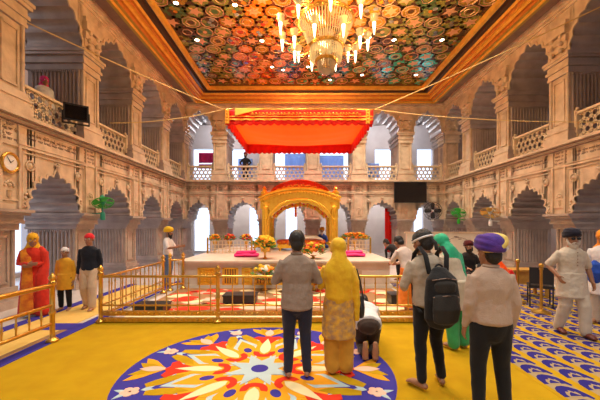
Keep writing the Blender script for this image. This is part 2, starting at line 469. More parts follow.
# roof slab sits above the gallery; ceiling panel and mouldings below
ZP = 8.53
ring = [(0.0,8.1),(.70,8.1),(.70,7.92),(.80,7.92),(.82,8.0),(.92,8.0),(.94,8.08),(1.02,8.08),(1.04,8.16),(1.12,8.16),(1.14,8.22),(1.22,8.22),(1.26,8.3),(1.38,8.3),(1.40,8.42),(1.44,8.44),(1.50,8.36),(1.60,8.38),(1.64,ZP+.02)]
rmat = [0,0,2,1,2,3,3,1,1,3,3,1,4,4,4,1,1,1]
m2 = MB()
def rect(i, z):
    q = i if i < .8 else i
    iy = i*.62 if i < .7 else .434+(i-.7)*.72
    return [(XL+i, YF+i, z), (XR-i, YF+i, z), (XR-i, YB-iy, z), (XL+i, YB-iy, z)]
for k in range(len(ring)-1):
    A = rect(*ring[k]); B = rect(*ring[k+1])
    m2.add(A+B, [(0,1,5,4),(1,2,6,5),(2,3,7,6),(3,0,4,7)], rmat[k])
ceil_o = structure(m2, 'trim_ceiling_moulding', [M['beam'], M['gilt'], M['gilt_olive'], M['gilt_red'], M['dark_band']])
m3 = MB(); A = rect(1.6, ZP); m3.box(A[0][0], A[1][0], A[0][1], A[2][1], ZP, ZP+.1)
ceiling = structure(m3, 'ceiling', mat('dark mirror mosaic ground', (.06,.035,.02), .25, .3, col2=(.10,.05,.02), nscale=9))
m4 = MB(); m4.box(XL-5, XR+5, YF-4, YB+5, ZC+.55, ZC+.7); structure(m4, 'ceiling_roof_slab', M['wall_plain'])
m4 = MB()
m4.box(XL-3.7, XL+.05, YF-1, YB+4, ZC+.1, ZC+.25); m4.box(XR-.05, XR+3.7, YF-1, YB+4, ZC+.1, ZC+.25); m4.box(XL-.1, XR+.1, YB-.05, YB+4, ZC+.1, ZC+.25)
structure(m4, 'ceiling_gallery', M['marble_shaded'])

# mirror-work mosaic of stars, rosettes and petals on the ceiling
CX, CY = .78, 9.4
tile_mats = [mat('peach star tile', (.66,.34,.17), .35, .2), mat('olive tile', (.34,.31,.06), .2, .5), mat('brown tile', (.13,.055,.02), .2, .5),
             mat('orange tile', (.75,.24,.015), .25, .4), mat('red tile', (.42,.04,.01), .25, .3), mat('teal tile', (.08,.58,.40), .15, .3),
             mat('dark green tile', (.10,.17,.06), .15, .4), mat('amber tile', (.50,.27,.03), .2, .5), mat('rose outline tile', (.50,.28,.16), .35, .3), mat('mirror tile', (.7,.66,.6), .06, .95)]
def star_tile(mb, x, y, r, n, inner, mi, a0=0., z=.012):
    pts = []
    for k in range(2*n):
        rr = r if k % 2 == 0 else r*inner; a = a0+PI*k/n
        pts.append((x+rr*math.cos(a), y+rr*math.sin(a)))
    mb.poly(pts, ZP-z, ZP, mi)
def disc_tile(mb, x, y, r, mi, n=12, z=.01): mb.poly([(x+r*math.cos(2*PI*k/n), y+r*math.sin(2*PI*k/n)) for k in range(n)], ZP-z, ZP, mi)
def ring_tile(mb, x, y, r, mi, n=6):
    for k in range(n):
        a = 2*PI*k/n; b = 2*PI*(k+1)/n
        mb.cyl((x+r*math.cos(a), y+r*math.sin(a), ZP-.008), (x+r*math.cos(b), y+r*math.sin(b), ZP-.008), .018, n=6, mi=mi)
mt = MB(); rnd = random.Random(3)
x0c, x1c = XL+1.75, XR-1.75
dx = .62; dy = dx*.866
row = 0; y = 4.2
while y < 15.35:
    x = x0c+(dx/2 if row % 2 else 0)
    while x < x1c:
        rc = math.hypot(x-CX, y-CY)
        near = rc < 2.4 or (abs(x+1.3) < 1.2 and y > 10.5)
        pool = (3,3,4,7,3,2,7) if near else (1,2,6,2,1,6,7,1)
        if y > 12 and x > -.8 and rnd.random() < .45: pool = (5,5,6,2)
        base = rnd.choice((1,2,6,2,1,2) if not near else (2,3,2,1,4,2))
        mt.poly([(x+.345*math.cos(PI/6+k*PI/3), y+.345*math.sin(PI/6+k*PI/3)) for k in range(6)], ZP-.003, ZP, base)
        for k in range(6):
            an = k*PI/3; disc_tile(mt, x+.30*math.cos(an), y+.30*math.sin(an), .075, rnd.choice(pool), 8, .008)
        ring_tile(mt, x, y, .285, 8, 8) if rnd.random() < .4 else None
        if (row + int(x/dx)) % 3 == 0:
            disc_tile(mt, x, y, .27, rnd.choice(pool), 14, .006); star_tile(mt, x, y, .24, 5 if not near else 6, .48, 0, rnd.choice((0, .3)))
        elif (row + int(x/dx)) % 3 == 1:
            disc_tile(mt, x, y, .26, rnd.choice(pool), 14); ring_tile(mt, x, y, .17, 8); disc_tile(mt, x, y, .10, rnd.choice(pool+(9,)), 10, .014)
        else:
            for k in range(6):
                a = k*PI/3+.2; disc_tile(mt, x+.16*math.cos(a), y+.16*math.sin(a), .085, rnd.choice(pool+(9,) if k % 2 else pool), 9)
            disc_tile(mt, x, y, .07, rnd.choice((0,3,9)), 8, .014)
        for k in range(3):
            a = PI/2+k*2*PI/3; q = (x+dx*.577*math.cos(a), y+dx*.577*math.sin(a))
            if q[0] < x1c and q[1] < 15.4: disc_tile(mt, q[0], q[1], .06, rnd.choice(pool+(9,8)), 7)
        x += dx
    y += dy; row += 1
structure(mt, 'mosaic', tile_mats, ceiling)

# downlights
DL = [(176,3),(235,5),(197,40),(262,41),(272,67),(308,67),(394,40),(416,75),(362,75),(442,40),(330,80),(283,70)]
dlp = []
for px, py in DL:
    Y = F*(ZP-.02-H)/(VY-py); dlp.append(((px-VX)/F*Y, Y))
protoL = None
def dl_label(i):
    return ['round downlight at the upper left corner of the mosaic ceiling','round downlight left of the chandelier at the top of the photo','round downlight near the left gilt moulding',
            'round downlight in the orange mosaic left of the chandelier','left one of the two close downlights below the chandelier','round downlight directly under the chandelier drum',
            'bright downlight right of the chandelier arms','round downlight at the far right corner of the mosaic','round downlight by the far moulding right of the chandelier',
            'round downlight beside the right gilt moulding','faint downlight by the far moulding below the chandelier','right one of the two close downlights below the chandelier'][i]
for i, (x, y) in enumerate(dlp):
    t = thing('ceiling_light', dl_label(i), 'ceiling light', (x, y, ZP), 0, 'downlights in the mosaic ceiling')
    a = MB(); a.torus((0,0,-.015), .085, .014, 18, 6); a.obj('rim', M['brass'], t)
    a = MB(); a.lathe((0,0,-.03), [(.0,0),(.05,.0),(.078,.015),(.078,.03)], 16); a.obj('lens', M['lamp'], t)
WARM = (1,.91,.77)
for x in (-3.0, -.6, 2.2, 4.6):
    for y in (-1.5, 2.0, 5.5, 9.0, 12.2, 14.6):
        lamp('SPOT', (x, y, ZP-.06), 700 if y > 14 else (520 if y > 12 else (390 if y > 5 else 300)), WARM, .12, spot_size=R(104), spot_blend=.7)

# ------------------------------------------------------------------ pierced railings of the gallery
def clip_line(s, c, sn, L, Hh):
    """points p with p.(-sn,c)=s inside the rectangle 0..L x 0..Hh"""
    d = Vector((c, sn)); n = Vector((-sn, c)); p = n*s; t0, t1 = -1e9, 1e9
    for i, m in ((0, L), (1, Hh)):
        if abs(d[i]) < 1e-6:
            if not 0 <= p[i] <= m: return None
        else:
            a = (0-p[i])/d[i]; b = (m-p[i])/d[i]
            if a > b: a, b = b, a
            t0 = max(t0, a); t1 = min(t1, b)
    if t1-t0 < .02: return None
    return p+d*t0, p+d*t1
def jali(T, s0, s1, label, z0=LEDGE, hgt=.78, d0=.12):
    L = s1-s0; mid = T((s0+s1)/2, d0+.05, z0)
    t = thing('gallery_railing', label, 'railing', mid, 0, 'pierced stone railings of the upper gallery')
    a = MB(); cell = .185
    for ang in (0, 60, 120):
        c, sn = math.cos(R(ang)), math.sin(R(ang)); k = -14
        for k in range(-14, 24):
            q = clip_line((k+.5)*cell, c, sn, L-.1, hgt-.12)
            if q:
                p, r_ = q; dv = (r_-p).normalized(); nv = Vector((-dv.y, dv.x))*.021
                pts = [p+nv, r_+nv, r_-nv, p-nv]
                vs = [T(s0+.05+v.x, dd, z0+.06+v.y) for dd in (d0+.035, d0+.06) for v in pts]
                a.add(vs, [(0,1,2,3),(4,5,6,7),(0,1,5,4),(1,2,6,5),(2,3,7,6),(3,0,4,7)], 0)
    a.obj('lattice', M['jali'], t).location = (0,0,0)
    ch = list(t.children)[-1]; ch.matrix_parent_inverse = Matrix.Translation(-Vector(mid))
    a = MB(); a.box(s0, s1, d0, d0+.1, z0, z0+.06, 0, T); a.box(s0, s1, d0-.02, d0+.12, z0+hgt-.06, z0+hgt, 0, T)
    f = a.obj('frame', M['jali'], t); f.matrix_parent_inverse = Matrix.Translation(-Vector(mid))
    for s in (s0, s1):
        a = MB(); a.box(s-.05, s+.05, d0-.02, d0+.12, z0, z0+hgt+.06, 0, T); a.ball(T(s, d0+.05, z0+hgt+.1), .05, 8)
        f = a.obj('post', M['jali'], t); f.matrix_parent_inverse = Matrix.Translation(-Vector(mid))
lab = {0:'pierced railing on the left gallery nearest the viewer, beside the floodlight',1:'second pierced railing along the left gallery, past the floodlight',
       2:'third pierced railing along the left gallery',3:'far pierced railing of the left gallery beside the back corner'}
for k in range(4):
    c = 7.87+2.55*k; jali(TL, c-.88, c+.88, lab[k])
lab = {0:'pierced railing on the right gallery nearest the viewer, cut by the photo edge',1:'second pierced railing along the right gallery',2:'third pierced railing along the right gallery',3:'far pierced railing of the right gallery beside the back corner'}
for k in range(4):
    c = 8.0+2.57*k; jali(TR, c-.88, c+.88, lab[k])
lab = ['leftmost pierced railing on the back gallery, under the magenta banner','pierced railing on the back gallery in front of the standing person','pierced railing on the back gallery left of centre above the golden canopy',
       'pierced railing on the back gallery right of centre above the golden canopy','pierced railing on the back gallery left of the black screen','rightmost pierced railing on the back gallery']
for k, (a_, b_) in enumerate(zip(pb[:-1], pb[1:])):
    jali(TB, max(a_+.42, XL+.15), min(b_-.42, XR-.15), lab[k])
# ------------------------------------------------------------------ carpets
def slab(name, x0, x1, y0, y1, z0, z1, m, label, cat):
    a = MB(); a.box(x0, x1, y0, y1, z0, z1); o = a.obj(name, m, at=((x0+x1)/2, (y0+y1)/2, z0)); return tag(o, label, cat)
XB = -3.75          # line of the left fence
slab('carpet', XB+.065, 7.3, YF+.4, 5.92, 0, .008, M['yellow_carpet'], 'wide plain yellow carpet covering the hall in front of the fence', 'carpet')
slab('carpet', -4.87, XB-.455+.2, YF+.4, 9.4, 0, .010, M['cream_carpet'], 'pale yellow carpet strip of the left aisle beyond the blue border', 'carpet')
a = MB(); a.box(XB-.14, XB+.06, YF+.4, 10.2, 0, .012); a.box(-4.45, XB-.1, 5.35, 5.72, .0105, .013)
o = a.obj('carpet_border', M['blue_carpet'], at=(XB, 3, 0)); tag(o, 'dark blue carpet stripe running along the left fence to the bottom left corner', 'carpet')
a = MB(); a.box(XB-.25, XB-.14, YF+.4, 5.35, 0, .016)
o = a.obj('carpet_binding', M['brown_binding'], at=(XB-.2, 1, 0)); tag(o, 'brown bound edge of carpet between the pale strip and the blue stripe at lower left', 'carpet')
slab('carpet_border', -5.1, -4.88, YF+.4, 9.6, 0, .012, M['blue_carpet'], 'narrow blue carpet stripe in the left aisle behind the walking people', 'carpet')
# round medallion
MX, MY = -.49, 3.89
a = MB(); L = [0]
def lay(pts, z, mi): a.poly([(p[0], p[1]) for p in pts], .008, z, mi)
def pol(r, deg): return (r*math.cos(R(deg)), r*math.sin(R(deg)))
BLUE, PALE, ORA, RED, CRM, PNK, YEL = range(7)
N = 64
lay([pol(1.60, 360*k/N) for k in range(N)], .0100, BLUE)
def rot(pts, deg, flip=1):
    c, s = math.cos(R(deg)), math.sin(R(deg)); return [(p[0]*c-p[1]*flip*s, p[0]*s+p[1]*flip*c) for p in pts][::flip]
def curve(f, n=14): return [f(i/n) for i in range(n+1)]
def leaf(r0, r1, wd, bend=0., peak=.5, n=10):
    up = [(r0+(r1-r0)*t, wd*math.sin(PI*t**(math.log(.5)/math.log(peak)))+bend*t*t) for t in [i/n for i in range(n+1)]]
    dn = [(r0+(r1-r0)*t, -wd*math.sin(PI*t**(math.log(.5)/math.log(peak)))+bend*t*t) for t in [i/n for i in range(n, -1, -1)]]
    return up+dn[1:-1]
star = []
for k in range(8):
    star += [pol(1.02, 45*k), pol(1.02, 45*k+8), pol(1.30, 45*k+22.5), pol(1.02, 45*k+37)]
lay(star, .0112, PALE)
star = []
for k in range(8): star += [pol(.97, 45*k), pol(.97, 45*k+8), pol(1.20, 45*k+22.5), pol(.97, 45*k+37)]
lay(star, .0124, BLUE)
for k in range(8):
    ax = 45*k; md = ax+22.5
    pass
lay([pol(.97, 6*k) for k in range(60)], .0130, ORA)
for k in range(8):
    ax = 45*k; md = ax+22.5
    # yellow lenses beside the red fans
    for f in (1, -1): lay(rot([(.84,.12),(1.0,.17),(1.14,.28),(1.22,.37),(1.17,.44),(1.02,.38),(.88,.24)], ax, f), .0136, YEL)
    # pale and orange kites between the axes
    lay(rot([(.26,0),(.55,.15),(.78,.17),(1.12,0),(.78,-.17),(.55,-.15)], md), .0148, PALE)
    lay(rot([(.30,0),(.56,.115),(.74,.12),(1.0,0),(.74,-.12),(.56,-.115)], md), .0160, ORA)
    lay(rot([(.62+.085*math.cos(2*PI*i/14), .055*math.sin(2*PI*i/14)) for i in range(14)], md), .0172, BLUE)
    # orange ground on the axis, red fan and red cup
    lay(rot([(.30,0),(.5,.15),(.8,.13),(.9,0),(.8,-.13),(.5,-.15)], ax), .0154, ORA)
    lay(rot([(.78,.04),(.98,.13),(1.06,.23),(1.13,.17),(1.11,.07),(1.15,0),(1.11,-.07),(1.13,-.17),(1.06,-.23),(.98,-.13),(.78,-.04)], ax), .0166, RED)
    cup = [(.50+.0+.15*math.cos(R(t)), .15*math.sin(R(t))) for t in range(75, 286, 15)]+[(.52,-.075),(.45,-.05),(.43,0),(.45,.05),(.52,.075)]
    lay(rot(cup, ax), .0178, RED)
    lay(rot(leaf(.45, 1.03, .075, peak=.35), ax), .0190, CRM)
    # lotus on the blue outer ring
    for f in (1, -1):
        lay(rot(leaf(1.10, 1.50, .12, .30, .6), ax+0, f), .0140, ORA)
        lay(rot(leaf(1.12, 1.52, .085, .16, .55), ax, f), .0150, YEL)
    lay(rot(leaf(1.12, 1.46, .07, 0, .5), ax), .0162, PNK)
    # small pink flower with pale leaves between lotuses
    for f in (1, -1): lay(rot(leaf(1.36, 1.56, .04, .10), md, f), .0142, PALE)
    for t in (0, 72, 144, 216, 288): lay(rot([(1.40+.055*math.cos(R(t))+.045*math.cos(2*PI*i/8), .055*math.sin(R(t))+.045*math.sin(2*PI*i/8)) for i in range(8)], md), .0152+t*2e-6, PNK)
st = []
for k in range(8): st += [pol(.22, 45*k), pol(.44, 45*k+22.5)]
lay(st, .0196, PALE)
lay([pol(.105, 20*k) for k in range(18)], .0208, BLUE)
o = a.obj('medallion_rug', [M['blue_carpet'], M['pale_blue'], M['orange_carpet'], M['red_carpet'], M['cream_pile'], M['pink_pile'], M['yellow_carpet']])
o.location = (MX, MY, 0); tag(o, 'round blue, orange and red flower medallion rug under the standing couple', 'rug')
# patterned carpet on the right
M['deep_blue'] = mat('deep blue carpet', (.030,.024,.20), .95, spec=.1)
M['tan_pile'] = mat('tan carpet', (.38,.29,.16), .95, spec=.1)
a = MB(); RX0, RX1, RY0, RY1 = 2.64, 7.2, 2.3, 10.0
a.box(RX0, RX1, RY0, RY1, .008, .0100, 0)
cw, chh = .37, .27; x = RX0+.03; col = 0
while x < RX1-.25:
    X = x+.03; a.box(x+.03, x+.29, RY0, RY1, .0100, .0106, 2)
    y = RY0+.02+(.0 if col % 2 else .13)
    while y < RY1-.27:
        out = [(x-.01,y-.01),(x+.0,y+.11),(x+.04,y+.175),(x+.10,y+.215),(x+.17,y+.225),(x+.24,y+.20),(x+.30,y+.14),(x+.325,y+.06),(x+.34,y-.03),(x+.30,y-.05),(x+.27,y+.0)]
        sx = lambda q: [(x+.03+(u_-x)*.83, v_) for u_, v_ in q]
        a.poly(sx(out), .0100, .0112, 1)
        inn = [(x+.055,y-.012),(x+.065,y+.05),(x+.10,y+.10),(x+.135,y+.09),(x+.16,y+.13),(x+.20,y+.09),(x+.225,y+.10),(x+.235,y+.05),(x+.22,y-.002)]
        a.poly(sx(inn), .0112, .0124, 2)
        a.poly([(x+.10,y+.01),(x+.12,y+.05),(x+.16,y+.09),(x+.19,y+.05),(x+.22,y+.01)], .0124, .0132, 1)
        y += chh
    x += cw; col += 1
o = a.obj('patterned_carpet', [M['yellow_carpet'], M['deep_blue'], M['tan_pile']]); tag(o, 'yellow carpet with rows of blue and cream scallop motifs on the right side', 'carpet')
# inside the fence
a = MB(); a.box(-3.35, 2.55, 5.95, 8.95, 0, .012, 0); rnd = random.Random(5)
for k in range(150):
    x = rnd.uniform(-3.1, 2.3); y = rnd.uniform(6.5, 8.7); r_ = rnd.uniform(.08, .28)
    n = 9; z = .012+.0006*(k % 8+1)
    a.poly([(x+r_*rnd.uniform(.6,1)*1.6*math.cos(2*PI*i/n), y+r_*rnd.uniform(.6,1)*math.sin(2*PI*i/n)) for i in range(n)], .012, z, rnd.choice((1,1,2,3,4,1,2)))
a.box(-3.35, 2.55, 5.98, 6.42, .012, .018, 2)
o = a.obj('offering_carpet', [M['brown_binding'], M['red_carpet'], M['cream_pile'], M['pink_pile'], M['brown_binding']]); tag(o, 'red, cream and brown patterned floor cloth between the fence and the marble dais', 'carpet')

# ------------------------------------------------------------------ brass fences
def finial(mb, x, y, z, s=1.):
    mb.lathe((x,y,z), [(.02*s,0),(.045*s,.01*s),(.03*s,.03*s),(.055*s,.065*s),(.05*s,.09*s),(.02*s,.125*s),(.008*s,.15*s)], 12)
def post_mb(x, y, h, r=.035):
    a = MB(); a.lathe((x,y,0), [(.085,0),(.085,.02),(.06,.04),(.04,.06),(r,.1),(r,h*.45),(r*1.35,h*.47),(r*1.35,h*.5),(r,h*.52),(r,h-.05),(r*1.5,h-.03),(r*1.5,h)], 14); finial(a, x, y, h, 1.)
    return a
def fence(label, p0, p1, npost, nbal, rails, zb, zt, ph, group='brass fences around the dais', first_post=0):
    p0 = Vector(p0); p1 = Vector(p1); d = p1-p0; L = d.length; ang = math.atan2(d.y, d.x)
    t = thing('fence', label, 'fence', (p0.x, p0.y, .0185), ang, group)
    for k in range(first_post, npost): post_mb(L*k/(npost-1), 0, ph).obj('post', M['brass'], t, at=(L*k/(npost-1), 0, 0))
    for z, r in rails:
        a = MB(); a.cyl((0,0,z), (L,0,z), r, n=10); a.obj('rail', M['brass'], t, at=(L/2, 0, z))
    first = None
    for k in range(1, nbal):
        x = L*k/nbal
        if any(abs(x-L*j/(npost-1)) < .07 for j in range(npost)): continue
        if first is None:
            a = MB(); a.lathe((0,0,0), [(.011,zb),(.011,zb+.1),(.02,zb+.12),(.011,zb+.14),(.011,zt-.14),(.02,zt-.12),(.011,zt-.1),(.011,zt)], 8)
            first = a.obj('baluster', M['brass'], t); first.location = (x,0,0)
        else:
            b = first.copy(); COL.objects.link(b); b.parent = t; b.location = (x,0,0)
    return t, L
FX0, FX1, FY = -3.6, 2.75, 5.78
t, L = fence('long brass fence with balusters across the front of the marble dais', (FX0, FY), (FX1, FY), 4, 32, [(.82,.024),(.30,.016)], .2, .82, .88)
for z0, z1 in ((.012,.075),(.12,.2)):
    a = MB(); a.box(.04, L-.04, -.035, .035, z0, z1)
    for k in range(64): a.ball((.1+k*(L-.2)/63, -.035, (z0+z1)/2), .026, 6)
    a.obj('base_beam', M['brass'], t)
fence('brass side fence running back from the left corner post towards the dais', (FX0, FY+.06), (FX0+.05, 8.3), 2, 13, [(.80,.022),(.30,.016),(.12,.03)], .12, .80, .84, first_post=1)
fence('short brass gate panel between the side fence and the dais corner', (FX0+.1, 8.62), (FX0+.35, 8.9), 2, 3, [(.80,.022),(.14,.03)], .14, .80, .86)
fence('brass side fence on the right end of the dais enclosure behind the backpack man', (FX1, FY+.06), (FX1+.02, 8.6), 2, 13, [(.80,.022),(.30,.016),(.12,.03)], .12, .80, .84, first_post=1)
t, L = fence('low brass fence with sloping handrail at the left edge of the photo', (XB+.02, 4.82), (XB-.06, 1.2), 3, 18, [(.84,.034),(.54,.024),(.26,.026)], .26, .54, .88)

# ------------------------------------------------------------------ marble dais
DX0, DX1, DY0, DY1, DZ = -3.5, 2.65, 9.0, 15.4, .76
t = thing('dais', 'long white marble dais with gilt front panels behind the brass fence', 'platform', ((DX0+DX1)/2, (DY0+DY1)/2, 0))
def part(mb, name, m, t, **k):
    o = mb.obj(name, m, t, **k); o.matrix_parent_inverse = Matrix.Translation(-t.location); return o
a = MB(); a.box(DX0+.1, DX1-.1, DY0+.1, DY1-.1, 0, DZ-.1); part(a, 'body', M['marble_pale'], t)
a = MB(); a.box(DX0, DX1, DY0, DY1, DZ-.05, DZ); a.box(DX0+.04, DX1-.04, DY0+.04, DY1-.04, DZ-.1, DZ-.05); a.box(DX0+.03, DX1-.03, DY0+.03, DY1, 0, .08); part(a, 'top_slab', M['marble_pale'], t)
for x0, x1, kind in ((-2.9,-2.3,'g'),(-2.2,-1.75,'d'),(-1.65,-1.35,'g'),(-1.28,-.8,'d'),(-.7,-.1,'g'),(.0,.5,'d'),(.6,1.1,'g')):
    a = MB()
    for e in (0, .035): a.box(x0+e, x0+e+.03, DY0+.05, DY0+.1, .1, .56, 0); a.box(x1-e-.03, x1-e, DY0+.05, DY0+.1, .1, .56, 0)
    a.box(x0, x1, DY0+.05, DY0+.1, .53, .57, 0); a.box(x0, x1, DY0+.05, DY0+.1, .08, .12, 0)
    a.box(x0+.05, x1-.05, DY0+.085, DY0+.1, .12, .53, 1)
    if kind == 'g':
        for i in range(5):
            for j in range(4): a.ball((x0+.1+i*(x1-x0-.2)/4, DY0+.085, .19+j*.095), .035, 6, 0)
    else:
        for i in range(4): a.cyl((x0+.12+i*(x1-x0-.24)/3, DY0+.07, .12), (x0+.12+i*(x1-x0-.24)/3, DY0+.07, .53), .018, n=8, mi=0)
    part(a, 'gilt_panel' if kind == 'g' else 'grille_panel', [M['gold'], M['gold'] if kind == 'g' else M['brown_binding']], t)
a = MB(); a.box(1.35, 1.75, DY0+.06, DY0+.1, .14, .5); part(a, 'marble_tablet', M['marble'], t)
# low lattice rails on the dais
def lattice(label, x0, x1, y, h=.46, m='cream'):
    t = thing('lattice_rail', label, 'railing', ((x0+x1)/2, y, DZ), 0, 'low lattice rails on the dais')
    Lh = (x1-x0)/2; a = MB()
    k = int((x1-x0)/.13)
    for i in range(k+1): a.box(-Lh+i*2*Lh/k-.012, -Lh+i*2*Lh/k+.012, -.012, .012, 0, h)
    for z in (.05,.18,.31,h-.01): a.box(-Lh, Lh, -.014, .014, z-.012, z+.012)
    a.obj('lattice', M['jali'], t)
    for s in (-1, 1):
        a = MB(); a.box(s*Lh-.03, s*Lh+.03, -.03, .03, 0, h+.06); a.ball((s*Lh,0,h+.09), .04, 8); a.obj('post', M['brass'], t)
lattice('low gilt lattice rail on the left dais in front of the flower vases', -4.1+.75, -1.75, 11.6)
lattice('low gilt lattice rail on the right dais under the long flower row', 1.75, 2.55, 11.6)
lattice('short gilt lattice rail on the dais beside the right golden pillar', 1.2, 1.7, 11.3, .42)
# ------------------------------------------------------------------ golden canopy over the throne
PX, PYc = 0., 13.6
t = thing('golden_canopy', 'carved golden canopy pavilion with curved roof and red cloth on the dais', 'canopy', (PX, PYc, DZ))
HWX, HDY = 1.34, 1.1
for sx in (-1, 1):
    for sy in (-1, 1):
        a = MB(); x, y = sx*HWX, sy*HDY
        a.box(x-.17, x+.17, y-.17, y+.17, 0, .18)
        a.lathe((x,y,.18), [(.17,0),(.19,.05),(.13,.12),(.15,.2),(.12,.26),(.12,1.05),(.15,1.08),(.13,1.12),(.13,1.5),(.17,1.55),(.15,1.6),(.21,1.68),(.21,1.74)], 12)
        for k in range(8):
            an = k*PI/4; a.cyl((x+.12*math.cos(an), y+.12*math.sin(an), .5), (x+.12*math.cos(an), y+.12*math.sin(an), 1.65), .028, n=6)
        a.obj('pillar', M['gold'], t)
def frontal(y, th):
    a = MB(); n = 28; vs = []; fs = []
    for i in range(n+1):
        u = -1+2*i/n; x = u*(HWX+.2)
        xa = abs(x)/(HWX-.16)
        lo = 1.0+.92*math.sqrt(max(0, 1-xa*xa)) if xa < 1 else 1.0
        lo -= .05*abs(math.sin(u*PI*4.5)) if xa < 1 else 0
        hi = 2.10+.36*math.cos(u*PI/2)**.8
        for yy in (y-th, y+th): vs += [(x,yy,lo if xa < 1 else 1.66), (x,yy,hi)]
    for i in range(n):
        b = 4*i; c = b+4; fs += [(b,c,c+1,b+1),(b+2,c+2,c+3,b+3),(b,c,c+2,b+2),(b+1,c+1,c+3,b+3)]
    fs += [(0,1,3,2),(4*n,4*n+1,4*n+3,4*n+2)]
    a.add(vs, fs)
    for hgt, r in ((0,.05),(.12,.03)):
        pts = [((HWX+.22)*(-1+2*i/20), y-th-.02, 2.10-hgt+.36*max(0,math.cos((-1+2*i/20)*PI/2))**.8) for i in range(21)]
        a.loft(pts, [r]*21, xref=(0,1,0), n=6)
    pts = [(1.28*math.cos(PI*i/20), y-th-.02, 1.05+.98*math.sin(PI*i/20)) for i in range(21)]
    a.loft(pts, [.04]*21, xref=(0,1,0), n=6)
    rnd = random.Random(2)
    for i in range(26):
        u = -1+2*(i+.5)/26; a.ball((u*(HWX+.1), y-th-.01, 1.97+.34*math.cos(u*PI/2)**.8), .05, 6)
    return a
frontal(-HDY, .1).obj('arched_front', M['gold'], t); frontal(HDY, .1).obj('arched_back', M['gold'], t)
a = MB(); n = 20; vs = []; fs = []
for i in range(n+1):
    u = -1+2*i/n; x = u*(HWX+.15); z = 2.12+.36*max(0, math.cos(u*PI/2))**.8
    vs += [(x,-HDY,z-.03),(x,HDY,z-.03),(x,-HDY,z-.12),(x,HDY,z-.12)]
for i in range(n):
    b = 4*i; c = b+4; fs += [(b,c,c+1,b+1),(b+2,c+2,c+3,b+3)]
a.add(vs, fs); 
for sx in (-1, 1): a.box(sx*(HWX+.08)-.07, sx*(HWX+.08)+.07, -HDY, HDY, 1.66, 2.16)
a.obj('roof', M['gold'], t)
a = MB(); vs = []; fs = []; k = 16
for i in range(n+1):
    for j in range(k+1):
        u = -1+2*i/n; v = -1+2*j/k
        vs.append((u*1.16, v*(HDY+.02), 2.34+.55*max(0, math.cos(u*PI/2))**.6*(.8+.2*math.cos(v*PI/2))+.05*math.cos(v*PI/2)))
for i in range(n):
    for j in range(k): b = i*(k+1)+j; fs.append((b,b+k+1,b+k+2,b+1))
a.add(vs, fs, 0, True); o = a.obj('roof_cloth', M['orange_cloth'], t); sm = o.modifiers.new('t', 'SOLIDIFY'); sm.thickness = .03
a = MB()
for i in range(30):
    u = -1+2*(i+.5)/30; z = 2.14+.38*max(0, math.cos(u*PI/2))**.8
    a.ball((u*1.2, -HDY-.1, z+.04+.03*math.sin(i*2.1)), .045, 6)
a.obj('cloth_fringe', M['gold_thread'], t)
for sx in (-1, 1):
    a = MB(); a.lathe((sx*(HWX+.05), -HDY, 2.0), [(.12,0),(.16,.06),(.08,.14),(.14,.22),(.15,.30),(.06,.40),(.09,.44),(.02,.54)], 12); a.obj('finial', M['gold'], t)
a = MB()
for i in range(15):
    u = -1+2*i/14; x = u*1.02; zt = 1.05+.90*math.sqrt(max(0,1-(x/1.16)**2))
    for j in range(3 if i % 2 else 2): a.ball((x, -HDY, zt-.03-j*.075), .042, 7, 0 if (i+j) % 3 else 1)
a.loft([(1.05*math.cos(PI*i/20), -HDY, 1.03+.88*math.sin(PI*i/20)) for i in range(21)], [.012]*21, xref=(0,1,0), n=6); a.obj('marigold_trim', [M['marigold'], M['red_petal']], t)
# garlands hanging inside
for i, (x, l_, lb) in enumerate(((-.17,.95,'long orange garland hanging in the middle of the golden canopy'),(-.55,.4,'short orange garland hanging left in the golden canopy'),(.55,.35,'short orange garland hanging right of centre in the golden canopy'))):
    a = MB(); k = int(l_/.075)
    for j in range(k): a.ball((0,0,-j*.075), .055 if i == 0 else .038, 8, j % 3 == 1)
    o = a.obj('garland', [M['marigold'], M['red_petal']]); o.location = (PX+x, PYc-HDY+.2, DZ+2.1+ (.12 if abs(x)<.3 else .0)); tag(o, lb, 'garland', 'marigold garlands in the golden canopy')
# scripture platform under the canopy
t = thing('scripture_platform', 'low bed under orange and white cloths beneath the golden canopy', 'platform', (PX+.05, PYc-.35, DZ))
a = MB(); a.box(-.95,.95,-.45,.5,.1,.26); a.obj('bed_frame', M['gold'], t)
for sx in (-.85,.85):
    for sy in (-.38,.42):
        a = MB(); a.lathe((sx,sy,0), [(.05,0),(.06,.04),(.035,.07),(.05,.1)], 10); a.obj('leg', M['gold'], t)
a = MB(); a.loft([(-.92,0,.34),(-.5,0,.37),(.5,0,.37),(.92,0,.34)], [(.44,.09)]*4, xref=(0,1,0), n=16); a.obj('orange_cover', M['orange_cloth'], t)
a = MB(); a.loft([(-.1,-.02,.44),(.2,-.02,.5),(.62,-.02,.5),(.85,-.02,.43)], [(.36,.07),(.36,.1),(.34,.1),(.3,.05)], xref=(0,1,0), n=16); a.obj('white_cover', M['white_petal'], t)
a = MB()
for k in range(12): a.ball((-.85+k*.155, -.45, .30+.02*(k % 2)), .06, 8)
a.obj('flower_edging', M['marigold'], t)
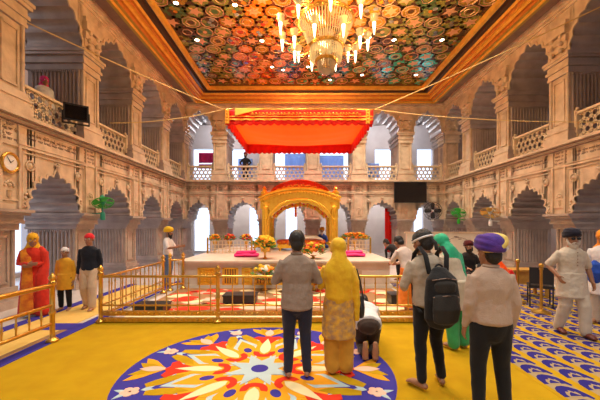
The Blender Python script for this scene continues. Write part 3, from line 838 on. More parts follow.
# magenta cloths and flowers on the dais
for x, y, lb in ((-1.72,10.3,'folded magenta cloth on the dais left of the golden canopy'),(1.72,10.4,'folded magenta cloth on the dais right of the woman in yellow')):
    a = MB(); a.loft([(-.34,0,.06),(0,.02,.09),(.34,0,.06)], [(.25,.06),(.28,.09),(.25,.06)], xref=(0,1,0), n=14); a.loft([(-.28,0,.15),(.26,0,.16)], [(.2,.045)]*2, xref=(0,1,0), n=12)
    o = a.obj('cloth', M['pink_cloth']); o.location = (x, y, DZ-.0); tag(o, lb, 'cloth', 'magenta cloths on the dais')
def bouquet(label, loc, mats, r=.2, n=26, stem=.35, seed=1, sx=1.):
    t = thing('flower_arrangement', label, 'flowers', loc, 0, 'flower arrangements on the dais'); rnd = random.Random(seed)
    a = MB(); a.lathe((0,0,0), [(.07,0),(.075,.02),(.03,.06),(.03,stem*.6),(.09,stem*.85),(.10,stem)], 12); a.obj('vase', M['brass'], t)
    fl = [MB(), MB(), MB()]; lf = MB()
    for k in range(n*2):
        an = rnd.uniform(0, 2*PI); e = rnd.uniform(-.2, 1.3); rr = r*rnd.uniform(.75, 1.)
        p = Vector((rr*math.cos(an)*math.cos(e)*sx, rr*math.sin(an)*math.cos(e), stem+r*.5+rr*math.sin(e)*.8))
        fl[rnd.randrange(3)].ball(p, rnd.uniform(.15,.23)*r, 7)
    for k in range(n):
        an = rnd.uniform(0, 2*PI); e = rnd.uniform(-.5, .9); rr = r*.95
        p = Vector((rr*math.cos(an)*math.cos(e)*sx, rr*math.sin(an)*math.cos(e), stem+r*.45+rr*math.sin(e)*.7)); d = Vector((math.cos(an)*sx, math.sin(an), .4)).normalized()
        lf.loft([p-d*.05, p+d*r*.2, p+d*r*.5], [(.008,.01),(r*.16,.012),(.006,.006)], xref=(-d.y,d.x,0.001), n=6)
    for f, mm in zip(fl, mats): f.obj('flower_heads', M[mm], t)
    lf.obj('leaves', M['leaf'], t)
bouquet('orange and green flower arrangement on the dais, leftmost of the three behind the lattice rail', (-3.22, 12.1, DZ), ('marigold','yellow_petal','marigold'), .2, 24, .42, 1)
bouquet('red and orange flower arrangement on the dais, middle of the three behind the lattice rail', (-2.66, 12.1, DZ), ('red_petal','marigold','red_petal'), .2, 24, .42, 2)
bouquet('orange and green flower arrangement on the dais nearest the left golden pillar', (-2.03, 12.1, DZ), ('marigold','yellow_petal','red_petal'), .2, 24, .42, 3)
bouquet('long row of orange and yellow flowers on the right end of the dais', (2.1, 12.3, DZ), ('marigold','yellow_petal','marigold'), .22, 60, .45, 4, 2.4)
bouquet('tall yellow and white bouquet on the dais left of the man in taupe shirt', (-1.05, 9.6, DZ-.04+.04), ('yellow_petal','yellow_petal','marigold'), .30, 46, .3, 5)
bouquet('yellow and red bouquet on the dais between the standing couple', (.40, 9.7, DZ), ('yellow_petal','red_petal','marigold'), .30, 46, .1, 6)
bouquet('small green bouquet at the foot of the left golden pillar', (-1.75, 12.35, DZ), ('leaf','yellow_petal','leaf'), .17, 18, .2, 7)
bouquet('small green bouquet at the foot of the right golden pillar', (1.72, 12.35, DZ), ('leaf','yellow_petal','leaf'), .15, 18, .2, 8)
bouquet('large yellow flower stand on the floor beside the man in taupe shirt', (-.95, 8.6, .019), ('yellow_petal','marigold','white_petal'), .30, 46, .28, 9)
bouquet('orange flower stand on the floor before the dais between the standing couple', (.38, 8.6, .019), ('marigold','red_petal','yellow_petal'), .28, 46, .28, 10)
# boxes within the fence
for x, y, wx, h, lb in ((-1.35,7.3,.36,.17,'black box on the floor cloth behind the front fence, left of the man in taupe'),(2.2,7.2,.2,.2,'small black box on the floor cloth behind the fence beside the backpack man'),(-3.0,6.5,.3,.14,'dark flat box behind the left corner post of the front fence')):
    t = thing('floor_box', lb, 'box', (x, y, .012))
    a = MB(); a.box(-wx,wx,-.2,.2,.02,h); a.obj('case', M['black_plastic'], t)
    a = MB(); a.box(-wx-.015,wx+.015,-.215,.215,h,h+.03); a.obj('lid', M['black_plastic'], t)
    for k in (-1, 1):
        a = MB(); a.box(k*wx*.8-.03, k*wx*.8+.03, -.16, .16, 0, .02); a.obj('foot', M['black_plastic'], t)
# ------------------------------------------------------------------ hanging cloth canopy
CYf, CYb, CXl, CXr, CZt, CZb = 10.9, 15.4, -2.55, 2.5, 5.72, 5.28
t = thing('hanging_canopy', 'large red and orange cloth canopy with gold embroidered edges hanging under the ceiling', 'canopy', (0, (CYf+CYb)/2, CZt))
def place(o): o.matrix_parent_inverse = Matrix.Translation(-t.location); return o
a = MB(); nx, ny = 30, 24; vs = []; fs = []
for i in range(nx+1):
    for j in range(ny+1):
        u = i/nx; v = j/ny; s_ = math.sin(PI*u)**.7*math.sin(PI*v)**.7
        vs.append((CXl+(CXr-CXl)*u, CYf+(CYb-CYf)*v, CZt-.02-.42*s_-.02*math.sin(v*40)*s_))
for i in range(nx):
    for j in range(ny): b = i*(ny+1)+j; fs.append((b,b+ny+1,b+ny+2,b+1))
a.add(vs, fs, 0, True); o = place(a.obj('cloth_top', M['orange_cloth'], t)); so = o.modifiers.new('t','SOLIDIFY'); so.thickness = .012
def valance(p0, p1, drop, name='valance', z=CZt, m='red_cloth', scal=.07, amp=.035, n=90, off=0.):
    a = MB(); p0 = Vector((*p0,0)); p1 = Vector((*p1,0)); d = (p1-p0); nn = Vector((-d.y, d.x, 0)).normalized(); Lh = d.length; vs = []; fs = []; K = 7
    for i in range(n+1):
        u = i/n; dr = drop if not callable(drop) else drop(u)
        dr += scal*(abs(math.sin(u*Lh*PI/.24))-.5)
        for j in range(K+1):
            v = j/K; p = p0+d*u+nn*(off+amp*v*math.sin(u*Lh*14+.6*math.sin(u*9)))
            vs.append((p.x, p.y, z-dr*v))
    for i in range(n):
        for j in range(K): b = i*(K+1)+j; fs.append((b,b+K+1,b+K+2,b+1))
    a.add(vs, fs, 0, True); o = place(a.obj(name, M[m], t)); so = o.modifiers.new('t','SOLIDIFY'); so.thickness = .012
    return o
valance((CXl,CYf), (CXr,CYf), .52); valance((CXl,CYb), (CXr,CYb), .47); valance((CXl,CYf), (CXl,CYb), .45); valance((CXr,CYf), (CXr,CYb), .45)
valance((CXl,CYf), (CXr,CYf), .035, 'gold_border', CZt-.235, 'gold_thread', .0, .01, off=-.04)
valance((CXl,CYf), (CXr,CYf), .05, 'gold_braid', CZt-.33, 'gold_thread', .03, .02, off=-.05)
valance((CXl+.35,CYf), (CXr-.9,CYf), lambda u: .004+.26*max(0,1-u*3.4)**1.2, 'yellow_lining', CZt+.01, 'yellow_cloth', .0, .01, off=-.09)
for x in (CXl+.08, CXr-.2):
    a = MB(); a.box(x-.07, x+.07, CYf-.07, CYf-.045, CZt-.5, CZt-.02); 
    for k in range(5): a.ball((x, CYf-.07, CZt-.06-.1*k), .04, 6)
    place(a.obj('corner_panel', M['gold_thread'], t))
a = MB(); a.box(CXl+.85, CXr-.45, CYf-.072, CYf-.06, CZt-.19, CZt-.175); rnd = random.Random(9); x = CXl+.9
while x < CXr-.5:
    wd = rnd.uniform(.05,.11); a.box(x, x+wd+.08, CYf-.075, CYf-.06, CZt-.19, CZt-.17); a.box(x+.01, x+.03, CYf-.075, CYf-.06, CZt-.21, CZt-.12); a.ball((x+wd*.6, CYf-.07, CZt-.15), .03, 6); x += wd+rnd.uniform(.03,.07)
place(a.obj('embroidery', M['gold_thread'], t))
for y in (CYf, CYb):
    a = MB(); a.cyl((CXl-.05,y,CZt), (CXr+.05,y,CZt), .02, n=8); place(a.obj('rod', M['brass'], t))
def rope(label, p0, p1, sag=.1, r=.016):
    p0 = Vector(p0); p1 = Vector(p1); a = MB(); pts = []
    for i in range(17):
        u = i/16; p = p0.lerp(p1, u); p.z -= sag*4*u*(1-u); pts.append(p)
    a.loft(pts, [r]*17, xref=(0,0,1), n=6); o = a.obj('rope', M['rope'], at=p0); tag(o, label, 'rope', 'ropes holding the hanging canopy')
rope('yellow rope from the near left gallery column down to the canopy front corner', (XL-.05, 7.1, H+.636*7.1), (CXl-.05, CYf, CZt), .05)
rope('yellow rope from the far left gallery column to the canopy front corner', (XL-.05, 10.2, H+(VY-123)/F*10.2), (CXl-.05, CYf, CZt), .12)
rope('yellow rope from the upper right edge of the photo down to the canopy front corner', (XR+.05, 8.03, H+(VY-6)/F*8.03), (CXr+.05, CYf, CZt), .05)
rope('thin rope stretched level to the right gallery columns from the canopy', (XR+.1, 8.0, H+(VY-122)/F*8.0), (CXr+.05, CYf, CZt), .12, .012)
# ------------------------------------------------------------------ chandelier
CHX, CHY = .75, 9.2
t = thing('chandelier', 'tiered crystal chandelier with glowing lamps hanging from the mosaic ceiling', 'chandelier', (CHX, CHY, ZP))
a = MB(); a.cyl((0,0,0), (0,0,-2.2), .035); a.lathe((0,0,-.12), [(.02,0),(.25,.05),(.3,.12)], 16); a.obj('stem', M['brass'], t)
def drum(z0, z1, r0, r1, n, m, name='crystal_drum'):
    a = MB()
    for k in range(n):
        an = 2*PI*k/n; c, s = math.cos(an), math.sin(an)
        a.loft([(r0*c,r0*s,z0),(r0*c*.4+r1*c*.6,r0*s*.4+r1*s*.6,(z0+z1)/2),(r1*c,r1*s,z1)], [(.016,.016),(.02,.02),(.006,.006)], n=4, flat=True)
    a.obj(name, M[m], t)
def rim(z, r, h=.05):
    a = MB(); n = 36; a.torus((0,0,z), r, h/2, n, 6); a.torus((0,0,z-h), r*.99, h*.35, n, 6)
    for k in range(n): a.ball((r*math.cos(2*PI*k/n), r*math.sin(2*PI*k/n), z-h*.5), h*.45, 6)
    a.obj('rim', M['brass'], t)
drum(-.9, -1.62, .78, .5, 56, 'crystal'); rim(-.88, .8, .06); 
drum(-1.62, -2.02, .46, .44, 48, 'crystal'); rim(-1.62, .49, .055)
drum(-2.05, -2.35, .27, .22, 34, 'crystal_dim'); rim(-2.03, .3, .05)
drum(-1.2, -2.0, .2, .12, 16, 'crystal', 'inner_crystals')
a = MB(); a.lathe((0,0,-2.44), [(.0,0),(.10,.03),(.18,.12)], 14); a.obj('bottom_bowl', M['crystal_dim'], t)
for ringi, (nr, rr, zz) in enumerate(((10,1.35,-1.35),(8,.98,-1.72))):
    for k in range(nr):
        an = 2*PI*(k+.5)/nr; c, s = math.cos(an), math.sin(an)
        arm = MB(); arm.loft([(.4*c,.4*s,zz+.15),(.7*rr*c,.7*rr*s,zz-.06),(rr*c*.93,rr*s*.93,zz+.05),(rr*c,rr*s,zz+.2)], [.016]*4, xref=(-s,c,0), n=6)
        ao = arm.obj('arm', M['brass'], t)
        q = MB(); q.lathe((rr*c,rr*s,zz+.16), [(.03,0),(.06,.03),(.11,.09),(.10,.16),(.12,.19)], 10); q.obj('cup', M['crystal'], ao)
        q = MB(); q.lathe((rr*c,rr*s,zz-.22), [(.008,.04),(.024,.1),(.034,.2),(.046,.3),(.05,.38)], 8); q.obj('glowing_drop', M['candle'], ao)
for dz, e in ((-1.1,260),(-1.9,160)):
    for k in range(4):
        an = k*PI/2+.4; lamp('POINT', (CHX+1.75*math.cos(an), CHY+1.75*math.sin(an), ZP+dz), e*.52, (1,.54,.20), .12)
# ------------------------------------------------------------------ wall fittings
t = thing('television', 'black flat screen on a bracket on the back wall ledge at right', 'screen', (5.6, YB-.35, 3.45))
a = MB(); a.box(-.82,.82,-.04,.04,-.52,.52); a.obj('casing', M['black_plastic'], t)
a = MB(); a.box(-.79,.79,-.046,-.04,-.48,.49); a.obj('glass', M['screen'], t)
a = MB(); a.box(-.15,.15,.04,.35,-.1,.1); a.obj('bracket', M['black_plastic'], t)
p = W(71, 113, 8.2)
t = thing('floodlight', 'black floodlight clamped to the rail of the left gallery', 'lamp', (XL+.26, 8.2, p.z), R(38)); t.scale = (1.35,1.35,1.35)
a = MB()
vs = [(-.19,-.02,-.15),(.19,-.02,-.15),(.19,-.02,.15),(-.19,-.02,.15),(-.13,.14,-.09),(.13,.14,-.09),(.13,.14,.09),(-.13,.14,.09)]
a.add(vs, [(0,1,2,3),(4,5,6,7),(0,1,5,4),(1,2,6,5),(2,3,7,6),(3,0,4,7)]); 
for k in range(5): a.box(-.12+k*.055, -.10+k*.055, .14, .17, -.09, .09)
a.box(-.2,.2,-.03,-.02,-.16,-.13); a.box(-.2,.2,-.03,-.02,.13,.16); a.box(-.2,-.17,-.03,-.02,-.16,.16); a.box(.17,.2,-.03,-.02,-.16,.16)
a.obj('housing', M['black_plastic'], t)
a = MB(); a.box(-.17,.17,-.024,-.018,-.13,.13); a.obj('front_glass', M['screen'], t)
a = MB(); a.box(-.22,-.20,.0,.06,-.2,.02); a.box(.20,.22,.0,.06,-.2,.02); a.box(-.22,.22,.0,.06,-.21,-.19); a.cyl((0,.03,-.21), (.0,.2,-.21), .02); a.obj('bracket', M['black_plastic'], t)
t = thing('wall_clock', 'round gold rimmed clock with white face on the near left pier', 'clock', (XL+.02, 6.56, 3.05))
a = MB(); a.torus((.04,0,0), .19, .035, 24, 8, M3=Matrix.Rotation(PI/2, 3, 'Y')); a.obj('rim', M['brass'], t)
a = MB(); a.lathe((0,0,0), [(.18,-.01),(.18,.045)], 24, axis='x'); a.obj('dial', M['white_paint'], t)
for ln, an in ((.09,.7),(.14,2.2)):
    a = MB(); a.loft([(.052,0,0),(.052,ln*math.cos(an),ln*math.sin(an))], [.008,.005], n=6); a.obj('hand', M['black_plastic'], t)
def wall_fan(label, loc, aim, m_blade, m_body, wall, rr=.3):
    t = thing('wall_fan', label, 'fan', loc, 0, 'fans fixed to the arcade piers')
    d = Vector(aim).normalized(); M3 = d.to_track_quat('Z', 'Y').to_matrix()
    a = MB(); hub = Vector((0,0,0))
    a.loft([d*-.2, d*-.14, d*-.02, d*.03], [.06,.085,.08,.05], n=12); a.obj('motor', M[m_body], t)
    for k in range(4):
        a = MB(); an = k*PI/2; x = M3 @ Vector((math.cos(an), math.sin(an), 0)); y_ = M3 @ Vector((-math.sin(an), math.cos(an), .25)).normalized()
        a.loft([x*.04, x*.14, x*rr*.8, x*rr*.95], [(.03,.006),(.085,.008),(.11,.008),(.07,.006)], xref=y_, n=8); a.obj('blade', M[m_blade], t)
    a = MB(); a.torus((0,0,0), rr*1.05, .012, 26, 6, M3=M3); a.torus(d*.08, rr*.8, .008, 26, 6, M3=M3)
    for k in range(12):
        an = k*PI/6; x = M3 @ Vector((math.cos(an), math.sin(an), 0)); a.loft([d*.1+x*.04, d*.08+x*rr*.8, x*rr*1.05, d*-.1+x*rr*.6, d*-.16+x*.07], [.005]*5, xref=d, n=4)
    a.obj('guard', M[m_blade], t)
    wv = Vector(wall); a = MB(); a.loft([d*-.16, Vector((d.x*-.1, d.y*-.1, -.3)), wv+Vector((0,0,-.32))], [.022,.022,.022], xref=(0,0,1), n=8); a.lathe(Vector((d.x*-.1, d.y*-.1, -.5)), [(.05,0),(.065,.03),(.065,.2),(.03,.24)], 12); a.obj('arm', M[m_body], t)
wall_fan('green fan on the second pier of the left arcade beside the big arch', (XL+.34, 9.2, 2.42), (.35,-.35,-.87), 'green_plastic', 'teal_plastic', (-.3,0,0), .26)
wall_fan('green fan on a pier of the right arcade near the back corner', (XR-.38, 14.45, 2.35), (-.4,-.45,-.8), 'green_plastic', 'green_plastic', (.3,0,0), .3)
wall_fan('golden yellow fan with white motor on the right arcade above the turbaned man', (XR-.4, 12.0, 2.25), (-.35,-.40,-.85), 'brass', 'white_paint', (.34,0,0), .32)
wall_fan('dark round fan on the back wall below the black screen', (6.72, YB-.4, 2.52), (-.2,-.95,0), 'black_plastic', 'pale_blue' if False else 'white_paint', (0,.3,0), .42)
# curtains and banners
def curtain(name, label, cat, x0, x1, y, z0, z1, m, n=40, amp=.03):
    a = MB(); vs = []; fs = []
    for i in range(n+1):
        u = i/n
        for j in range(9): vs.append((x0+(x1-x0)*u, y+amp*math.sin(u*(x1-x0)*22)*(.4+.6*j/8), z1+(z0-z1)*j/8))
    for i in range(n):
        for j in range(8): b = i*9+j; fs.append((b,b+9,b+10,b+1))
    a.add(vs, fs, 0, True); o = a.obj(name, M[m] if isinstance(m, str) else m, at=((x0+x1)/2, y, z0)); so = o.modifiers.new('t','SOLIDIFY'); so.thickness = .01
    tag(o, label, cat)
curtain('curtain', 'red curtain hanging in a back arch below the black screen', 'curtain', 4.72, 5.12, YB+1.2, .3, 2.75, 'red_cloth')
curtain('banner', 'magenta cloth banner in the upper left arch of the back gallery', 'banner', -5.95, -4.7, YB+2.2, 5.45, 6.05, 'pink_cloth', amp=.02)
curtain('banner', 'lower magenta cloth strip in the upper left arch of the back gallery', 'banner', -5.95, -4.7, YB+2.2, 5.12, 5.38, 'pink_cloth', amp=.02)
blue_c = cloth('slate blue cloth', (.34,.46,.70)); translucent(blue_c, (.45,.6,.9), .6)
for x0, x1, z0, z1, lb in ((-3.9,-3.0,4.2,6.0,'pale blue curtain behind the person standing in the back gallery'),(-.95,.55,4.2,6.3,'blue curtain with light in the back gallery left of centre'),(1.2,2.75,4.2,6.2,'blue curtain in the back gallery right of centre'),(3.9,5.0,4.8,5.7,'violet blue curtain in the back gallery left of the black screen')):
    curtain('curtain', lb, 'curtain', x0, x1, YB+3.6, z0, z1, blue_c)
# marble screen on the right and small furniture
t = thing('marble_screen', 'cream marble screen board with dark inlay behind the backpack man', 'screen', (5.3, 11.6, 0))
a = MB(); a.box(-1.45,1.5,-.06,.06,.05,1.5); a.obj('board', M['marble_pale'], t)
a = MB(); a.box(-1.55,1.6,-.09,.09,0,.12); a.box(-1.5,1.55,-.08,.08,1.48,1.54); a.obj('frame', M['marble'], t)
a = MB(); rnd = random.Random(11)
for k in range(22):
    x = rnd.uniform(-1.2,1.2); z = 1.22+.12*math.sin(x*4)+rnd.uniform(-.06,.06); a.ball((x,-.06,z), (.07,.012,.018), 8)
a.loft([(-1.25+k*.1,-.06,1.22+.12*math.sin((-1.25+k*.1)*4)) for k in range(26)], [.008]*26, xref=(0,1,0), n=5); a.obj('inlay', M['ink'], t)
def stanchion(label, x, y):
    t = thing('stanchion', label, 'post', (x, y, .0135), 0, 'brass stanchions on the right carpet')
    a = MB(); a.lathe((0,0,0), [(.17,0),(.17,.02),(.08,.05),(.03,.08)], 18); a.obj('base', M['brass'], t)
    a = MB(); a.lathe((0,0,.07), [(.026,0),(.026,.78),(.04,.80),(.03,.83)], 12); a.obj('pole', M['brass'], t)
    a = MB(); a.ball((0,0,.94), .05, 12); a.obj('knob', M['brass'], t)
stanchion('brass stanchion nearest the bearded man in the white kurta', 4.84, 6.42)
stanchion('brass stanchion farther left, beside the orange cloth', 4.93, 7.25)
t = thing('wooden_desk', 'yellow wooden desk behind the brass stanchions at right', 'desk', (5.62, 8.0, .0215))
a = MB(); a.box(-.45,.45,-.25,.25,.62,.66); a.obj('top', M['wood'], t)
a = MB(); a.box(-.42,.42,-.22,.22,.32,.62); a.obj('drawer_case', M['wood'], t)
for sx in (-.4,.4):
    for sy in (-.2,.2):
        a = MB(); a.box(sx-.03,sx+.03,sy-.03,sy+.03,0,.34); a.obj('leg', M['wood'], t)
t = thing('orange_pouch_stand', 'orange and red cloth bundle on a low stool beside the far stanchion', 'bundle', (4.70, 7.5, .0215))
a = MB(); a.box(-.2,.2,-.2,.2,.3,.36)
for sx in (-.16,.16):
    for sy in (-.16,.16): a.box(sx-.02,sx+.02,sy-.02,sy+.02,0,.3)
a.obj('stool', M['wood'], t)
a = MB(); a.loft([(0,0,.37),(0,0,.5),(.02,0,.7),(0,0,.86)], [(.2,.17),(.22,.18),(.15,.12),(.05,.05)], n=14); blob(a.obj('cloth_bundle', M['orange_cloth'], t), .015, 3, .05, .1)
a = MB(); a.loft([(.22,-.02,.37),(.26,0,.52),(.24,0,.66)], [(.1,.1),(.12,.1),(.05,.05)], n=12); a.obj('red_cloth', M['red_cloth'], t)
def chair(label, x, y, rz):
    t = thing('black_chair', label, 'chair', (x, y, .0135), rz)
    a = MB(); a.box(-.22,.22,-.22,.22,.40,.46); a.obj('seat', M['black_plastic'], t)
    a = MB(); a.box(-.21,.21,.19,.23,.5,.85); a.obj('backrest', M['black_plastic'], t)
    for sx in (-.2,.2):
        for sy in (-.2,.2):
            a = MB(); a.cyl((sx,sy,0), (sx,sy,.85 if sy > 0 else .41), .014); a.obj('leg', M['black_plastic'], t)
chair('low black chair behind the near brass stanchion', 5.25, 7.0, R(150))
chair('black chair half hidden beside the bearded man in white', 4.86+.75, 6.25, R(200))

# added unseen fill lamps that brighten the aisle arches and jambs
for c, s0, s1, wd in bb:
    lamp('POINT', (c, YB+2.6, 3.55), 55, (.86,.92,1), .15); lamp('POINT', (c, YB+2.4, 7.6), 60, (.86,.92,1), .15)
for k in (3, 5, 7):
    lamp('POINT', (XL-2.6, bl[k][0]-.6, 3.5), 45, (.92,.94,1), .15); lamp('POINT', (XR+2.6, br[k][0]-.6, 3.5), 30, (1,.92,.85), .15)
    lamp('POINT', (XL-2.4, bl[k][0]-.6, 7.5), 25, (.95,.93,.95), .15)
# ------------------------------------------------------------------ people
def V(*a): return Vector(a)
class Fig:
    """one person, built in metres for a 1.70 m figure facing +y, then scaled"""
    def __init__(s, label, x, y, h, rz, z=.0, lean=(0,0), pelvis=V(0,0,.92), tors=.52, arms=None, legs=None, head=(0,0), skin=None, vox=.012, neck_fwd=0., nz=None):
        s.root = thing('person', label, 'person', (x,y,z), rz); s.k = h/1.70; s.vox = vox; s.skin = skin or SKIN
        s.P = pelvis; lx, ly = lean; lz = math.sqrt(max(.0001, tors*tors-lx*lx-ly*ly)) if nz is None else nz; s.N = pelvis+V(lx,ly,lz)
        s.up = (s.N-s.P).normalized(); S = s.N-s.up*.098
        s.sh = {-1: S+V(-.168,0,0), 1: S+V(.168,0,0)}
        A = arms or {}; s.el = {}; s.wr = {}; s.hd = {}; s.hn = {}; s.curl = {}
        for sd in (-1, 1):
            q = A.get(sd, {})
            s.el[sd] = q.get('e', s.sh[sd]+V(sd*.055,-.03,-.29)); s.wr[sd] = q.get('w', s.el[sd]+V(-sd*.0,.06,-.245))
            s.hd[sd] = q.get('d', s.wr[sd]-s.el[sd]).normalized(); s.hn[sd] = q.get('n', V(-sd,0,0)); s.curl[sd] = q.get('c', .35)
        Lg = legs or {}; s.hp = {}; s.kn = {}; s.an = {}; s.toe = {}
        for sd in (-1, 1):
            q = Lg.get(sd, {})
            s.hp[sd] = pelvis+V(sd*.09,0,-.03); s.kn[sd] = q.get('k', V(sd*.10,.02,.49)); s.an[sd] = q.get('a', V(sd*.105,-.02,.085)); s.toe[sd] = q.get('t', s.an[sd]+V(sd*.03,.17,-.06))
        hz, hx = head
        s.HM = Matrix.Rotation(hz, 3, 'Z') @ Matrix.Rotation(hx, 3, 'X')
        d = (s.up*.4+V(0,neck_fwd,.6)).normalized(); s.hc = s.N+d*.05+ s.HM @ V(0,.02,.092)
        s.nk = s.N+d*.035
    def mb(s): return MB(s.k)
    def h(s, *p): return s.hc + s.HM @ V(*p)
    def torso_pts(s, g=0., t0=-.14, t1=1., wide=1.):
        T = [(-.14,.125,.10),(.0,.165,.118),(.18,.155,.108),(.36,.142,.098),(.62,.165,.112),(.82,.168,.098),(.93,.115,.078),(1.0,.065,.06)]
        if g > 0: T[0] = (-.14,.166,.118)
        out = []; rd = []
        def samp(t):
            for (a, ra, rb), (b, rc, re) in zip(T[:-1], T[1:]):
                if a <= t <= b: u = (t-a)/(b-a); return ra+(rc-ra)*u, rb+(re-rb)*u
            return T[0][1:] if t < T[0][0] else T[-1][1:]
        ts = [t0]+[t[0] for t in T if t0 < t[0] < t1]+[t1]
        L = (s.N-s.P)
        for t in ts: out.append(s.P+L*t); a, b = samp(t); rd.append(((a+g)*wide, (b+g)*(1+.5*(wide-1))))
        return out, rd
    def hs(s, a, i0=0, i1=None, k=1.13):
        for i in range(i0, len(a.v) if i1 is None else i1): a.v[i] = s.hc+V(0,0,-.02)+(a.v[i]-s.hc-V(0,0,-.02))*k
    def body(s, toes=True):
        a = s.mb(); p, r = s.torso_pts(); a.loft(p, r, n=18)
        a.loft([s.N-s.up*.05, s.nk, s.hc+s.HM @ V(0,-.02,-.05)], [.064,.056,.058], n=12)
        i0 = len(a.v)
        # head: skull, jaw, nose, ears
        a.ball(s.h(0,-.005,.03), (.077,.098,.092), 18, M3=s.HM); a.ball(s.h(0,.02,-.045), (.060,.070,.075), 16, M3=s.HM)
        a.ball(s.h(0,.060,-.095), (.030,.028,.024), 10, M3=s.HM)
        a.loft([s.h(0,.085,.015), s.h(0,.104,-.022), s.h(0,.088,-.04)], [.009,.015,.012], n=8)
        a.ball(s.h(.028,.076,.028), (.022,.014,.010), 8, M3=s.HM); a.ball(s.h(-.028,.076,.028), (.022,.014,.010), 8, M3=s.HM)
        for sd in (-1, 1): a.ball(s.h(sd*.078,-.005,-.005), (.012,.022,.034), 10, M3=s.HM)
        s.hs(a, i0)
        for sd in (-1, 1):
            a.loft([s.sh[sd]-V(sd*.05,0,0), s.sh[sd], s.sh[sd].lerp(s.el[sd],.5), s.el[sd], s.el[sd].lerp(s.wr[sd],.3), s.wr[sd]], [.05,.055,.047,.040,.040,.027], n=12)
            s.hand(a, sd)
            a.loft([s.hp[sd], s.hp[sd].lerp(s.kn[sd],.5), s.kn[sd], s.kn[sd].lerp(s.an[sd],.35), s.an[sd]], [.088,.074,.054,.054,.036], n=14)
            d = s.toe[sd]-s.an[sd]; lat = d.cross(V(0,0,1)).normalized() if abs(d.normalized().z) < .9 else V(1,0,0)
            heel = s.an[sd]-V(d.x,d.y,0)*.22+V(0,0,-.045) if abs(d.normalized().z) < .9 else s.an[sd]
            a.loft([heel, s.an[sd].lerp(s.toe[sd],.25)+V(0,0,-.025), s.toe[sd].lerp(s.an[sd],.25), s.toe[sd]], [(.032,.034),(.036,.042),(.044,.026),(.040,.016)], xref=lat, n=12)
            if toes:
                dn = d.normalized()
                for j in range(5): a.ball(s.toe[sd]+lat*(.032-.016*j)*1.0+dn*(.02-.006*abs(j-1)), (.011 if j else .013), 6)
        o = a.obj('body', s.skin, s.root); blob(o, s.vox*.6, 2)
        return o
    def hand(s, a, sd):
        w, d, nn = s.wr[sd], s.hd[sd], s.hn[sd]; nn = (nn-d*nn.dot(d)).normalized(); l = nn.cross(d).normalized()
        # thumb side: towards the front / up of the body
        ref = V(0,1,.3) if abs(d.z) > .5 else V(0,0,1)
        if l.dot(ref) < 0: l = -l
        a.loft([w, w+d*.03, w+d*.085], [(.026,.018),(.036,.016),(.040,.014)], xref=l, n=10)
        c = s.curl[sd]
        for i, ln in enumerate((.070,.078,.073,.056)):
            p = w+d*.083+l*(.030-.020*i); pts = [p]; q = p
            for j in range(3):
                dj = d*math.cos(c*(j+.6))+nn*math.sin(c*(j+.6)); q = q+dj*(ln*(.42,.33,.25)[j]); pts.append(q)
            a.loft(pts, [.0095,.009,.0085,.007], xref=l, n=8)
        p = w+d*.025+l*.03; pts = [p, p+(d*.6+l*.7+nn*.25).normalized()*.035, p+(d*.6+l*.7+nn*.25).normalized()*.035+(d*.9+l*.25+nn*.4).normalized()*.03]
        a.loft(pts, [.013,.011,.008], xref=nn, n=8)
    def shirt(s, m, name='shirt', t0=-.28, t1=.97, sleeve='long', g=.018, wide=1.0, wr=.012, flare=0.):
        a = s.mb(); p, r = s.torso_pts(g, max(t0,-.14), t1, wide)
        if t0 < -.14: p = [s.P+(s.N-s.P)*t0]+p; r = [(r[1][0]+.005+flare, r[1][1]+.012+flare)]+r[0:1]+r[1:]; r[1] = (r[2][0]+.0+flare*.5, r[2][1]+.005+flare*.5)
        a.loft(p, r, n=20, ck=.25)
        for sd in (-1, 1):
            sh, el, w_ = s.sh[sd], s.el[sd], s.wr[sd]
            if sleeve == 'none': continue
            if sleeve == 'long': a.loft([sh-V(sd*.07,0,0), sh, sh.lerp(el,.5), el, el.lerp(w_,.5), w_.lerp(el,.06)], [.045,.060,.058,.052,.045,.034], n=14)
            else: a.loft([sh-V(sd*.07,0,0), sh, sh.lerp(el,.85)], [.045,.062,.066], n=14)
        o = a.obj(name, m, s.root); blob(o, s.vox, 3, min(wr,.018), .06)
        return o
    def collar(s, m):
        a = s.mb(); a.torus(s.N+V(0,0,.015)*1, .062, .014, 18, 8, sx=1., sy=.95); a.obj('collar', m, s.root)
    def trousers(s, m, name='trousers', g=.016, cuff=.03, top=.05, loose=0., wr=.014):
        a = s.mb(); L = (s.N-s.P)
        a.loft([s.P-s.up*.10, s.P-s.up*.0, s.P+s.up*top], [(.15+g,.105+g),(.165+g,.118+g),(.15+g,.105+g)], n=18)
        for sd in (-1, 1):
            A = s.an[sd]+(s.kn[sd]-s.an[sd]).normalized()*cuff
            a.loft([s.hp[sd], s.hp[sd].lerp(s.kn[sd],.5), s.kn[sd], s.kn[sd].lerp(A,.5), A], [.092+g,.078+g+loose*.6,.060+g+loose,.052+g+loose,.044+g+loose], n=16)
        o = a.obj(name, m, s.root); blob(o, s.vox, 3, min(wr,.016), .08)
        return o
    def belt(s, m):
        a = s.mb(); c = s.P+s.up*.05; a.loft([c-s.up*.018, c+s.up*.018], [(.172,.128)]*2, n=20, flat=True); a.obj('belt', m, s.root)
    def skirt(s, m, name, ztop, zbot, r0, r1, wr=.03, cx=0., cy=0., ws=.12):
        a = s.mb(); n = 6; p = []; r = []
        for i in range(n+1):
            u = i/n; c = V(s.P.x*(1-u)+cx*u, s.P.y*(1-u)+cy*u, ztop+(zbot-ztop)*u); p.append(c); r.append((r0[0]+(r1[0]-r0[0])*u, r0[1]+(r1[1]-r0[1])*u))
        a.loft(p, r, n=24, ck=.12); o = a.obj(name, m, s.root); blob(o, s.vox, 3, min(wr,.02), .07); return o
